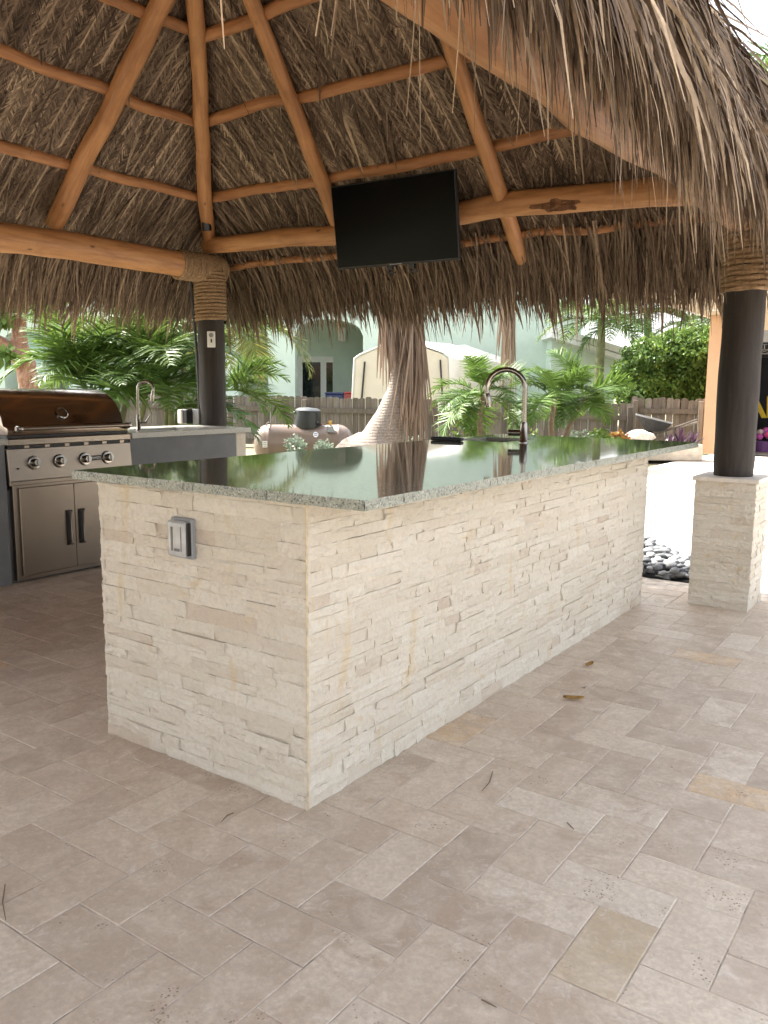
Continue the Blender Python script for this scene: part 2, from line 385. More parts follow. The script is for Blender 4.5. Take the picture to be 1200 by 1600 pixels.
for i in range(-34, 38):
    for j in range(-38, 34):
        k = (i-j) % 4
        if k == 0: cx, cy, rot = OX+(i+1)*U, OY+(j+0.5)*U, 0
        elif k == 2: cx, cy, rot = OX+(i+0.5)*U, OY+j*U, 1
        else: continue
        hx, hy = (U, U/2) if rot == 0 else (U/2, U)
        if not (-4.5 < cx < 5.1 and -6 < cy and cy+hy < 3.755): continue
        if cx-hx > -0.95 and cx+hx < -0.01 and cy-hy > 0.01 and cy+hy < 3.03: continue
        if cx+hx < -3.4 and cy > 0.4: continue
        px, py, z = project((cx, cy, 0)); vis = z > 0.2 and -40 < px < 1240 and 860 < py < 1660
        # hidden behind the island
        if vis and px < 1005 and cx < -0.96 and py < 1145 and px > 165: vis = False
        tiles.append((1/z**3 if vis else 0, cx, cy, rot))
tiles.sort(key=lambda t: -t[0])
far = MB(); ft = []
TONES = [(*on_plane(x, y, 2, 0)[:2], v) for x, y, v in ((950, 1495, 1.0), (1150, 1237, 0.93), (290, 1465, 0.86), (960, 1205, 0.12), (735, 1340, 0.08), (960, 1378, 0.85), (1130, 1180, 0.82), (915, 1265, 0.84), (800, 1485, 0.25), (660, 1260, 0.72), (150, 1480, 0.2), (440, 1440, 0.25), (300, 1420, 0.3), (600, 1520, 0.5), (1000, 1570, 0.86), (1150, 1400, 0.86), (850, 1400, 0.8), (450, 1280, 0.5), (860, 1000, .2), (820, 975, .85))]
for n_, (a, cx, cy, rot) in enumerate(tiles):
    zz = random.uniform(-0.0008, 0.0004); M = Matrix.Translation((cx, cy, zz)) @ Matrix.Rotation(math.pi/2*rot + (math.pi if random.random() < .5 else 0), 4, 'Z') @ Matrix.Rotation(random.gauss(0, .0018), 4, 'X') @ Matrix.Rotation(random.gauss(0, .001), 4, 'Y')
    if n_ < 300 and a > 0:
        o = mobj('paver', PM[n_ % 6], None, paving, M); v_ = random.betavariate(2.2, 2.0)*0.86; v_ = 0.93 if random.random() < .008 else v_
        for (qx, qy, qv) in TONES:
            if abs(qx-cx) < (U if rot == 0 else U/2) and abs(qy-cy) < (U/2 if rot == 0 else U): v_ = qv
        o.color = (v_, v_, v_, 1)
    else:
        g = 0.0012; far.box((-U+g, -U/2+g, -0.03), (U-g, U/2-g, 0), M); ft += [random.betavariate(2.2, 2.0)*0.86]*8
me = bpy.data.meshes.new('outlying_pavers'); me.from_pydata(far.v, [], far.f); a = me.attributes.new('tint', 'FLOAT', 'POINT'); a.data.foreach_set('value', ft); me.update()
tag(mobj('outlying_pavers', me, PAVER_A, paving), kind='stuff')

# ================================================================== split limestone cladding
def stone_variant(k):
    rr = random.Random(500+k); bm = bmesh.new(); nx, nz = 5, 3; g = {}
    ph = rr.uniform(0, 50); tl = rr.uniform(-.22, .22); tl2 = rr.uniform(-.25, .25)
    for i in range(nx+1):
        for j in range(nz+1):
            x, z = i/nx-0.5, j/nz-0.5
            h = 0.80+0.34*noise.noise(Vector((x*2.4+ph, z*1.6, ph)))+rr.uniform(-.10, .10)+tl*x+tl2*z
            edge = i in (0, nx) or j in (0, nz)
            if edge: h -= rr.uniform(0.0, 0.13)
            jx = 0 if i in (0, nx) else rr.uniform(-.25, .25)/nx; jz = 0 if j in (0, nz) else rr.uniform(-.25, .25)/nz
            if j in (0, nz): jz = rr.uniform(-.02, 0.012)*(1 if j == nz else -1)
            g[i, j] = bm.verts.new((x+jx, h, z+jz))
    for i in range(nx):
        for j in range(nz):
            q = (g[i, j], g[i+1, j], g[i+1, j+1], g[i, j+1])
            if rr.random() < .5: bm.faces.new((q[0], q[1], q[2])); bm.faces.new((q[0], q[2], q[3]))
            else: bm.faces.new((q[0], q[1], q[3])); bm.faces.new((q[1], q[2], q[3]))
    ring = [(i, 0) for i in range(nx)]+[(nx, j) for j in range(nz)]+[(i, nz) for i in range(nx, 0, -1)]+[(0, j) for j in range(nz, 0, -1)]
    bk = [bm.verts.new((g[q].co.x, -0.2, g[q].co.z)) for q in ring]
    for a in range(len(ring)):
        b = (a+1) % len(ring); bm.faces.new((g[ring[b]], g[ring[a]], bk[a], bk[b]))
    bmesh.ops.recalc_face_normals(bm, faces=bm.faces)
    me = bpy.data.meshes.new('stone'); bm.to_mesh(me); bm.free(); return me
SV = [stone_variant(k) for k in range(12)]
for me in SV: me.materials.append(LEDGE)
def clad(parent, faces, height, budget, seed, skip=None):
    """faces: (corner, along, normal, length, priority); ledger panels 152 mm high made of 3-5 courses"""
    rr = random.Random(seed); L = []
    for corner, al, nm, length, pri in faces:
        corner, al, nm = Vector(corner), Vector(al), Vector(nm); z = 0.0
        while z < height-0.004:
            ph = min(0.152, height-z)
            ncs = rr.choice((3, 4, 4, 4)) if ph > 0.1 else max(1, int(ph/0.04))
            hs = [rr.uniform(0.75, 1.3) for _ in range(ncs)]; t = sum(hs); hs = [h*ph/t for h in hs]
            for h in hs:
                x = 0.0
                while x < length-0.002:
                    w = min(rr.choice((0.09, 0.13, 0.17, 0.21, 0.25, 0.3))*rr.uniform(0.85, 1.15), length-x)
                    if length-x-w < 0.05: w = length-x
                    dep = rr.uniform(0.0145, 0.0185) if rr.random() < .9 else rr.uniform(0.0185, 0.0235)
                    c = corner + al*(x+w/2) + Vector((0, 0, z+h/2))
                    if not (skip and skip(c)):
                        B = Matrix((( al.x*(w-0.0004), nm.x*dep, 0, c.x), (al.y*(w-0.0004), nm.y*dep, 0, c.y), (0, 0, h-0.0004, c.z), (0, 0, 0, 1)))
                        if rr.random() < .5: B = B @ Matrix.Diagonal((-1, 1, -1, 1))
                        L.append((pri-(c-Vector(CAM)).length, rr.randrange(12), B))
                    x += w
                z += h
    L.sort(key=lambda t: -t[0]); rest = []
    for n_, (p, k, B) in enumerate(L):
        if n_ < budget and p > -50: mobj('stone', SV[k], None, parent, B)
        else: rest.append((k, B))
    if rest:
        V = []; F = []; T = []; b = 0
        for k, B in rest:
            me = SV[k]; V += [tuple(B @ v.co) for v in me.vertices]; F += [tuple(b+i for i in p.vertices) for p in me.polygons]
            T += [rr.random()]*len(me.vertices); b = len(V)
        me = bpy.data.meshes.new('outlying_stones'); me.from_pydata(V, [], F); a = me.attributes.new('tint', 'FLOAT', 'POINT'); a.data.foreach_set('value', T)
        bm = bmesh.new(); bm.from_mesh(me); bmesh.ops.recalc_face_normals(bm, faces=bm.faces); bm.to_mesh(me); bm.free()
        tag(mobj('outlying_stones', me, LEDGE_A, parent), kind='stuff')
MORTAR = simple('cream_mortar', (0.60, 0.50, 0.36), 0.9, var=0.25, scale=30, bump=0.4, bscale=150)

# ================================================================== bar island
ISX, ISY, ISH = 0.96, 3.04, 0.926
isl = thing('bar_island', 'long bar island clad in split cream limestone under a polished green counter', 'bar island', (-0.48, 1.5, 0))
c_ = 0.018
MB().box((-ISX+c_, c_, 0), (-c_, ISY-c_, ISH)).build('core', MORTAR, isl)
def near_outlet(p): return p.y < 0.05 and -0.575 < p.x < -0.45 and 0.715 < p.z < 0.83
clad(isl, [((-ISX+.005, c_, 0), (1, 0, 0), (0, -1, 0), ISX-.010, 20), ((-c_, .005, 0), (0, 1, 0), (1, 0, 0), ISY-.010, 20),
           ((-.005, ISY-c_, 0), (-1, 0, 0), (0, 1, 0), ISX-.010, -90), ((-ISX+c_, ISY-.005, 0), (0, -1, 0), (-1, 0, 0), ISY-.010, -90)], ISH, 300, 11)
MB().box((-0.007, -0.0005, 0), (0.0005, 0.007, ISH)).build('corner_joint', simple('ochre_grout', (0.60, 0.49, 0.33), 0.9, var=0.3, scale=26, bump=0.5), isl, bevel=0.003)
# counter slab with a sink hole, slightly uneven chiselled edge
SX0, SX1, SY0, SY1, SZ0, SZ1 = -1.055, 0.225, -0.03, 3.215, 0.9285, 0.958
KX0, KX1, KY0, KY1 = -0.95, -0.62, 2.42, 2.84
def slab_mesh():
    bm = bmesh.new(); rr = random.Random(3)
    xs = [SX0]+list(np.linspace(SX0, SX1, 30)[1:-1])+[SX1]; ys = list(np.linspace(SY0, SY1, 70))
    xs = sorted(xs+[KX0, KX1]); ys = sorted(ys+[KY0, KY1]); top = {}; bot = {}
    nx, ny = len(xs), len(ys)
    for i, x in enumerate(xs):
        for j, y in enumerate(ys):
            dx = dy = 0
            if i == 0: dx = rr.uniform(0, .005)
            if i == nx-1: dx = -rr.uniform(0, .005)
            if j == 0: dy = rr.uniform(0, .005)
            if j == ny-1: dy = -rr.uniform(0, .005)
            top[i, j] = bm.verts.new((x+dx, y+dy, SZ1)); bot[i, j] = bm.verts.new((x+dx*.3, y+dy*.3, SZ0))
    solid = lambda i, j: not (xs[i] >= KX0-1e-6 and xs[i+1] <= KX1+1e-6 and ys[j] >= KY0-1e-6 and ys[j+1] <= KY1+1e-6)
    for i in range(nx-1):
        for j in range(ny-1):
            if not solid(i, j): continue
            bm.faces.new((top[i, j], top[i+1, j], top[i+1, j+1], top[i, j+1])); bm.faces.new((bot[i, j+1], bot[i+1, j+1], bot[i+1, j], bot[i, j]))
            for di, dj, a, b in ((-1, 0, (i, j), (i, j+1)), (1, 0, (i+1, j+1), (i+1, j)), (0, -1, (i+1, j), (i, j)), (0, 1, (i, j+1), (i+1, j+1))):
                ii, jj = i+di, j+dj
                if 0 <= ii < nx-1 and 0 <= jj < ny-1 and solid(ii, jj): continue
                mid = [bm.verts.new(((top[q].co+bot[q].co)/2)+Vector((di, dj, 0))*rr.uniform(-.001, .003)) for q in (a, b)]
                bm.faces.new((top[a], top[b], mid[1], mid[0])); bm.faces.new((mid[0], mid[1], bot[b], bot[a]))
    bmesh.ops.remove_doubles(bm, verts=bm.verts, dist=0.0004)
    bmesh.ops.recalc_face_normals(bm, faces=bm.faces)
    me = bpy.data.meshes.new('countertop'); bm.to_mesh(me); bm.free(); return me
ct = mobj('countertop', slab_mesh(), SLAB, isl)
sk = MB()                                                 # undermount bowl, open on top
e = 0.012; zb = 0.75
for a, b in (((KX0-e, KY0-e, zb), (KX0, KY1+e, SZ0-0.001)), ((KX1, KY0-e, zb), (KX1+e, KY1+e, SZ0-0.001)), ((KX0, KY0-e, zb), (KX1, KY0, SZ0-0.001)), ((KX0, KY1, zb), (KX1, KY1+e, SZ0-0.001)), ((KX0, KY0, zb), (KX1, KY1, zb+e))): sk.box(a, b)
sb = sk.build('sink_bowl', STEEL, isl)
MB().lathe([(0.0, 0.0), (0.042, 0.0), (0.045, 0.003), (0.02, 0.006), (0.0, 0.004)], 20, Matrix.Translation(((KX0+KX1)/2, (KY0+KY1)/2, zb+e+0.001))).build('drain', CHROME, sb, smooth=True)
# outlet with bubble cover in the short face
oc = thing('outdoor_outlet', 'grey outdoor socket with cloudy bubble cover set in the limestone', 'outlet', (-0.512, -0.005, 0.71))
MB().box((-0.564, -0.013, 0.708), (-0.464, 0.015, 0.838)).build('back_plate', GREYP, oc, bevel=0.004)
MB().box((-0.558, -0.036, 0.714), (-0.474, -0.0135, 0.832)).build('bubble_cover', CLEARP, oc, bevel=0.012, seg=3, smooth=True)
MB().box((-0.536, -0.0372, 0.735), (-0.527, -0.0363, 0.812)).box((-0.520, -0.0372, 0.735), (-0.496, -0.0363, 0.744)).box((-0.490, -0.0372, 0.735), (-0.487, -0.0363, 0.815)).build('socket_shade_marks', simple('socket_shadow', (0.10, 0.105, 0.11), 0.3, var=0.4, scale=40), oc)  # dark strips on the cover front paint the dim socket behind it
MB().box((-0.4735, -0.028, 0.722), (-0.467, -0.0135, 0.826)).build('hinge', BLACK, oc)

def faucet(name, label, base, head, arc_r, h, r, M0=None, lever='low'):
    """gooseneck tap: base on the counter, 'head' is the horizontal direction of the spout"""
    t = thing(name, label, 'faucet', base); b = Vector(base); d = Vector(head).normalized()
    MB().lathe([(0, 0), (r*1.9, 0), (r*1.9, 0.006), (r*1.55, 0.012), (r*1.5, 0.10), (r*1.25, 0.115), (0, 0.115)], 24, Matrix.Translation(b)).build('base', CHROME, t, smooth=True)
    pts = [b+Vector((0, 0, 0.10)), b+Vector((0, 0, h-arc_r))]
    for k in range(1, 19):
        a = math.pi*k/18*1.08; pts.append(b+Vector((0, 0, h-arc_r))+d*(arc_r-arc_r*math.cos(a))+Vector((0, 0, arc_r*math.sin(a))))
    e_ = pts[-1]; dr = (pts[-1]-pts[-2]).normalized()
    MB().tube(pts, r, 16).build('spout', CHROME, t, smooth=True)
    MB().tube([e_-dr*0.002, e_+dr*0.015, e_+dr*0.05, e_+dr*0.075], [r*1.05, r*1.3, r*1.35, r*1.2], 16).build('spray_head', CHROME, t, smooth=True)
    s_ = d.cross(Vector((0, 0, 1)))
    if lever == 'low':
        p = b+Vector((0, 0, 0.055)); q = (d*0.97+s_*0.25).normalized()
        # horizontal barrel with a thin upright pin
        hd = MB().tube([p+q*r*1.2, p+q*r*2.0, p+q*0.085], [r*1.2, r*1.25, r*1.25], 16).build('handle', CHROME, t, smooth=True)
        MB().tube([p+q*0.062+Vector((0, 0, r)), p+q*0.064+Vector((0, 0, 0.075))], 0.0035, 8).build('lever', CHROME, hd, smooth=True)
    else:
        p = b+Vector((0, 0, 0.06)); q = d
        hd = MB().tube([p+q*r*1.2, p+q*0.055], [r*0.9, r*0.8], 12).build('handle', CHROME, t, smooth=True)
        MB().tube([p+q*0.05, p+q*0.085+Vector((0, 0, 0.055))], [0.006, 0.004], 8).build('lever', CHROME, hd, smooth=True)
    return t
fb = on_plane(818, 692, 2, SZ1)
faucet('gooseneck_faucet', 'tall dark nickel gooseneck tap beside the sink of the green bar counter', (fb[0], fb[1], SZ1), (-0.80, -0.45, 0), 0.105, 0.40, 0.0145)
# remote control lying by the sink
rm = thing('remote_control', 'black remote control lying on the green counter by the sink', 'remote', (-0.93, 2.315, SZ1))
Mr = Matrix.Translation((-0.93, 2.315, SZ1)) @ Matrix.Rotation(R_(6), 4, 'Z')
bd = MB().box((-0.095, -0.024, 0.001), (0.095, 0.024, 0.022)).build('case', BLACK, rm, bevel=0.007, seg=3, smooth=True, M=Mr)
for k in range(6):
    for j in (-1, 0, 1):
        MB().lathe([(0, 0), (0.0045, 0), (0.004, 0.002), (0, 0.002)], 10).build('button', GREYP, bd, M=Mr @ Matrix.Translation((-0.07+k*0.022, j*0.013, 0.0222)))

# ================================================================== stone pillars of the hut
def pillar(x, y, label, seed, budget, pri):
    t = thing('stone_pillar', label, 'pillar', (x, y, 0), 'stone pillars under the hut posts')
    r = 0.17; c = 0.016
    MB().box((x-r+c, y-r+c, 0), (x+r-c, y+r-c, 0.735)).build('core', MORTAR, t)
    clad(t, [((x-r+.003, y-r+c, 0), (1, 0, 0), (0, -1, 0), 2*r-.006, pri), ((x+r-c, y-r+.003, 0), (0, 1, 0), (1, 0, 0), 2*r-.006, pri),
             ((x+r-c, y+r-c, 0), (-1, 0, 0), (0, 1, 0), 2*(r-c), pri-90), ((x-r+c, y+r-c, 0), (0, -1, 0), (-1, 0, 0), 2*(r-c), pri-90)], 0.735, budget, seed)
    MB().box((x-r-0.012, y-r-0.012, 0.736), (x+r+0.012, y+r+0.012, 0.762)).build('cap', simple('limestone_cap_%d' % seed, (0.70, 0.63, 0.55), 0.7, var=0.12, scale=20, bump=0.5, bscale=60), t, bevel=0.005, seg=2)
    return t
XA, XB, YA, YD = -3.97, 0.385, 3.38, -2.5  # unseen front end lengthened so the roof shades the island end and floor
pillar(XB, YA, 'square limestone clad pillar beside the bed of grey pebbles', 21, 200, 20)
pillar(XA, YA, 'limestone pillar tucked behind the end of the grill counter', 22, 0, -99)
pillar(XB, YD, 'limestone pillar on the open side of the paving', 23, 0, -99)
pillar(XA, YD, 'limestone pillar on the grill side of the paving', 24, 0, -99)

# ================================================================== thatched hut
hut = thing('thatched_hut', 'open sided tiki hut with log frame and dry palm thatch roof', 'hut', (-1.79, 0.88, 0))
PT = math.tan(R_(40)); ZB = 2.47                           # slope and height of the rafter plane above the beams
def log(name, p0, p1, r0, r1, mat, seed, wob=0.02, parent=hut, n=16, ex=0.0):
    p0, p1 = Vector(p0), Vector(p1); d = p1-p0; L = d.length; q = d.to_track_quat('Z', 'Y')
    k = max(6, int(L/0.09)); mb = MB(); vs = []
    for i in range(k+1):
        t = i/k; z = t*L
        cx = wob*(noise.noise(Vector((z*0.9, seed*3.1, 0)))*1.3+noise.noise(Vector((z*2.7, seed*3.1, 4)))*0.5)
        cy = wob*(noise.noise(Vector((z*0.9, seed*3.1, 9)))*1.3+noise.noise(Vector((z*2.7, seed*3.1, 14)))*0.5)
        for j in range(n):
            a = 2*math.pi*j/n
            r = (r0+(r1-r0)*t)*(1+0.09*noise.noise(Vector((math.cos(a)*.8, math.sin(a)*.8+seed, z*1.6)))+0.05*noise.noise(Vector((math.cos(a)*1.7+seed, math.sin(a)*1.7, z*4.5))))
            if i in (0, k): r *= 0.93
            vs.append((cx+r*math.cos(a), cy+r*math.sin(a), z))
    fs = [(i*n+j, i*n+(j+1) % n, (i+1)*n+(j+1) % n, (i+1)*n+j) for i in range(k) for j in range(n)]
    fs += [tuple(range(n-1, -1, -1)), tuple(range(k*n, (k+1)*n))]
    mb.add(vs, fs)
    return mb.build(name, mat, parent, smooth=True, M=Matrix.Translation(p0) @ q.to_matrix().to_4x4())
for n_, (x, y, z0) in enumerate(((XB, YA, 0.762), (XA, YA, 0.762), (XB, YD, 0.762), (XA, YD, 0.762))):
    log('post', (x, y, z0), (x, y, 2.2), 0.115, 0.113, POST, 40+n_, 0.006)
def rope_wrap(name, p0, p1, rad, pitch=0.029, parent=hut):
    p0, p1 = Vector(p0), Vector(p1); ax = (p1-p0); L = ax.length; ax.normalize(); u = ax.orthogonal().normalized(); v = ax.cross(u)
    turns = L/pitch; K = int(turns*44); pts = []
    N = 8; V = []; F = []
    for i in range(K+1):
        a = 2*math.pi*turns*i/K; e1 = u*math.cos(a)+v*math.sin(a); z = L*i/K+0.002*math.sin(a*0.37)
        c = p0+ax*z+e1*(rad+0.009)
        for j in range(N):
            b = 2*math.pi*j/N; tw = a*rad/0.012
            r = 0.0148*(1+0.16*math.cos(3*b-tw*0.55))
            V.append(c+e1*(r*math.cos(b))+ax*(r*math.sin(b)))
    F = [(i*N+j, i*N+(j+1) % N, (i+1)*N+(j+1) % N, (i+1)*N+j) for i in range(K) for j in range(N)]
    return MB().add(V, F).build(name, ROPE, parent, smooth=False)
rope_wrap('rope_wrap', (XB, YA, 1.80), (XB, YA, 2.27), 0.115)
rope_wrap('rope_wrap', (XA, YA, 1.81), (XA, YA, 2.24), 0.115)
rope_wrap('rope_wrap', (XB, YD, 1.80), (XB, YD, 2.24), 0.115)
rope_wrap('rope_wrap', (XA, YD, 1.80), (XA, YD, 2.24), 0.115)
# side logs (along y), then the cross logs lying on them
log('beam', (XA, YD-0.35, 2.25), (XA, YA-0.24, 2.25), 0.105, 0.10, WOOD, 1, 0.025)
log('beam', (XB+0.01, YD-0.35, 2.215), (XB, YA+0.25, 2.235), 0.125, 0.112, WOOD, 2, 0.02)
rope_wrap('rope_wrap', (XA, YA-0.36, 2.25), (XA, YA+0.12, 2.25), 0.098)
log('beam', (XA-0.02, YA-0.02, 2.435), (XB+0.22, YA-0.01, 2.425), 0.066, 0.088, WOOD, 3, 0.05)
log('beam', (XA-0.3, YD, 2.43), (XB+0.3, YD, 2.43), 0.08, 0.07, WOOD, 4, 0.04)
def sp(side, l, d, off=0.0):
    """point on a roof side: l along the eave (world x or y), d outwards from the beam line, off = offset square to the slope"""
    z = ZB - d*PT + off*math.cos(R_(40)); dd = d + off*math.sin(R_(40))
    if side == 'back': return Vector((l, YA+dd, z))
    if side == 'front': return Vector((l, YD-dd, z))
    if side == 'left': return Vector((XA-dd, l, z))
    return Vector((XB+dd, l, z))
RID = -2.18                                                # d of the ridge
zr = ZB - RID*PT
# hip rafters and ridge
XM = (XA+XB)/2
for n_, (x, y, sy) in enumerate(((XA, YA, -1), (XB, YA, -1), (XA, YD, 1), (XB, YD, 1))):
    e0 = 0.03 if (x, y) == (XA, YA) else -0.38
    sxn = 1 if x < XM else -1
    p0 = Vector((x+sxn*e0, y+sy*e0, ZB+e0*PT)); p1 = Vector((XM, y+sy*2.18, zr))
    log('hip_rafter', p0, p1, 0.056, 0.05, WOOD, 10+n_, 0.02)
log('ridge_pole', (XM, YA-2.05, zr), (XM, YD+2.05, zr), 0.06, 0.06, WOOD, 15, 0.01)
# rafters: (side, l at foot, d at foot, l at head, d at head)
for n_, (sd_, l0, d0, l1, d1, r) in enumerate((('left', 1.95, 0.08, 1.80, -2.0, 0.068), ('left', 0.1, 0.08, 0.35, -2.15, 0.066), ('left', -1.0, 0.08, -0.2, -1.5, 0.06),
        ('back', -2.56, 0.02, -2.17, -1.45, 0.056), ('back', -1.20, 0.375, -1.03, -1.35, 0.052),
        ('right', 2.0, 0.36, 1.9, -1.9, 0.06), ('right', 0.6, 0.36, 0.6, -2.1, 0.06), ('right', -0.7, 0.36, -0.5, -1.7, 0.06),
        ('front', -2.6, 0.36, -2.2, -1.4, 0.056), ('front', -1.0, 0.36, -1.3, -1.4, 0.056))):
    log('rafter', sp(sd_, l0, d0), sp(sd_, l1, d1), r, r*0.9, WOOD, 60+n_, 0.02)
# purlins lie on the rafters under the thatch
for n_, (d, w) in enumerate(((0.235, 0.03), (-0.29, 0.042), (-0.75, 0.042), (-1.18, 0.042), (-1.62, 0.04))):
    for m_, sd_ in enumerate(('back', 'left', 'right', 'front')):
        if sd_ in ('back', 'front'): a, b = XA-d+0.03, XB+d-0.03
        else: a, b = YD-d+0.03, YA+d-0.03
        a, b = min(a, b), max(a, b)
        if b-a < 0.2: continue
        if sd_ == 'left' and d > 0: continue
        po = 0.035 if d > 0 else 0.062
        log('purlin', sp(sd_, a, d, po), sp(sd_, b, d, po), w, w*0.88, WOODD, 80+n_*5+m_, 0.035, n=12)
# thatch: a solid dark core ...
def core():
    mb = MB(); lo, hi = 0.112, 0.135; de = 0.33; ry0, ry1 = YD+2.18, YA-2.18
    for off in (lo, hi):
        k = off/math.cos(R_(40))
        z0 = ZB-de*PT+k; z1 = zr+k
        mb.v += [(XA-de, YD-de, z0), (XB+de, YD-de, z0), (XB+de, YA+de, z0), (XA-de, YA+de, z0), (XM, ry0, z1), (XM, ry1, z1)]
    for b in (0, 6):
        f = [(0, 1, 4), (1, 2, 5, 4), (2, 3, 5), (3, 0, 4, 5)]
        mb.f += [tuple(b+i for i in q) for q in f]
    mb.f += [(0, 1, 7, 6), (1, 2, 8, 7), (2, 3, 9, 8), (3, 0, 6, 9)]
    return mb
tag(core().build('thatch_core', THATCHD, hut), kind='stuff')
SIDES = {'back': (np.array([1., 0, 0]), np.array([0, 1., 0]), XA, XB, YA), 'front': (np.array([1., 0, 0]), np.array([0, -1., 0]), XA, XB, YD),
         'left': (np.array([0, 1., 0]), np.array([-1., 0, 0]), YD, YA, XA), 'right': (np.array([0, 1., 0]), np.array([1., 0, 0]), YD, YA, XB)}
C40, S40 = math.cos(R_(40)), math.sin(R_(40))
def spn(side, l, d, off):
    al, out, a, b, base = SIDES[side]
    perp = np.abs(out); p = l[:, None]*al + perp*base + (d+off*S40)[:, None]*out
    p[:, 2] = ZB - d*PT + off*C40; return p
def down(side): return unit(SIDES[side][1]*C40 + np.array([0, 0, -S40]))
def nrm(side): return unit(SIDES[side][1]*S40 + np.array([0, 0, C40]))
def inner(side, spacing=0.047, step=0.012):
    """folded fronds seen from below: midribs running up the slope, leaflets in herringbone"""
    al, out, a, b, base = SIDES[side]; dn = down(side); nn = nrm(side); L = []
    ribsP = []; ribsT = []; P0 = []; D = []; Ln = []; Wd = []; T = []; Hint = []
    for layer in range(2):
        l = a-0.4
        while l < b+0.4:
            l += spacing*random.uniform(0.75, 1.25)
            lean = random.gauss(0, 0.025) + (0.10 if side in ('back',) else -0.06)
            dmin = max(RID, -min(l-a, b-l)) + 0.02        # hip line
            if l < a or l > b: dmin = max(a-l, l-b)+0.02
            dmax = 0.36
            # the rib is broken into overlapping fronds
            d = dmin - random.uniform(0, 0.5); sg = random.random()
            while d < dmax:
                ln = random.uniform(0.7, 1.5); d0, d1 = max(d, dmin), min(d+ln, dmax)
                off0 = 0.108-random.uniform(0.0, 0.012)-0.008*layer
                if d1-d0 > 0.06:
                    tone = np.clip(random.gauss(0.42, 0.2), 0, 1)
                    n = max(2, int((d1-d0)/C40/step)); tt = np.linspace(0, 1, n)
                    dd = d0+(d1-d0)*tt; ll = l+lean*(dd-d0)
                    pts = spn(side, ll, dd, np.full(n, off0)-0.02*tt)
                    rp = pts[[0, n//2, n-1]]; ribsP.append(rp); ribsT.append(min(1, tone+random.choice((-.3, .1, .35, .45))))
                    for sgn in (-1, 1):
                        ang = RNG.normal(0.60, 0.10, n); dv = dn*np.cos(ang)[:, None] + al*(sgn*np.sin(ang))[:, None] - nn*RNG.uniform(-0.06, 0.10, n)[:, None]
                        P0.append(pts-nn*RNG.uniform(0, .004, n)[:, None]); D.append(dv); Ln.append(RNG.uniform(0.05, 0.10, n)); Wd.append(RNG.uniform(0.003, 0.0068, n))
                        T.append(np.clip(tone+RNG.normal(0, 0.16, n), 0, 1)); Hint.append(np.tile(nn, (n, 1))+RNG.normal(0, 0.25, (n, 3)))
                d += ln*random.uniform(0.75, 1.0)
    P0, D, Ln, Wd, T, Hint = map(np.concatenate, (P0, D, Ln, Wd, T, Hint))
    L.append(strands(P0, unit(D), Ln, Wd, 3, 0.12, T, 0.3, 0.25, Hint))
    rp = np.array(ribsP); S = np.tile(al, (len(rp), 3, 1)); L.append(ribbon_arrays(rp-nn*0.006, S, np.tile(RNG.uniform(0.004, 0.0085, len(rp))[:, None], (1, 3)), np.array(ribsT)))
    return join_arrays(L)
def eave_inner(side, n, shift=0.0):
    """long loose leaflets under the lowest purlin, hanging into a ragged fringe"""
    al, out, a, b, base = SIDES[side]
    d = RNG.uniform(-0.30, 0.42, n)**1.0; ext = np.maximum(d, -0.25)
    l = RNG.uniform(a-0.40, b+0.40, n); ok = (l > a-ext) & (l < b+ext); l, d = l[ok], d[ok]; n = len(l)
    clump = np.array([noise.noise(Vector((x*3.0, 3.3, float(len(side))))) for x in l])
    off = np.where(d < 0.26, RNG.uniform(0.075, 0.115, n), RNG.uniform(0.02, 0.12, n))
    P = spn(side, l, d, off)
    lean = RNG.normal(0, 0.20, n) + 0.35*np.array([noise.noise(Vector((x*2.2, dd_*2, 8.0))) for x, dd_ in zip(l, d)])
    D = down(side)*1.0 + al*lean[:, None] - nrm(side)*np.where(d < 0.2, RNG.uniform(-0.04, 0.05, n), RNG.uniform(-0.02, 0.16, n))[:, None]
    L = RNG.uniform(0.30, 0.52, n)*(1+0.25*clump)
    L = np.where(d < 0.0, np.minimum(L, 0.45), L)
    droop = np.where(d < 0.1, np.clip(RNG.normal(0.12, .06, n), 0, .3), np.clip(0.30+0.7*(d+0.3)/0.7 + RNG.normal(0, .12, n), 0.15, 1.0))
    tone = np.clip(RNG.normal(0.36, 0.2, n)+0.12*clump, 0, 1)
    wd = RNG.uniform(0.0032, 0.0085, n)*np.where(RNG.random(n) < .12, 1.5, 1.0)
    hint = np.tile(nrm(side), (n, 1))+RNG.normal(0, 0.5, (n, 3))
    return strands(P, unit(D), L, wd, 5, droop, tone, 0.15, 0.30, hint)
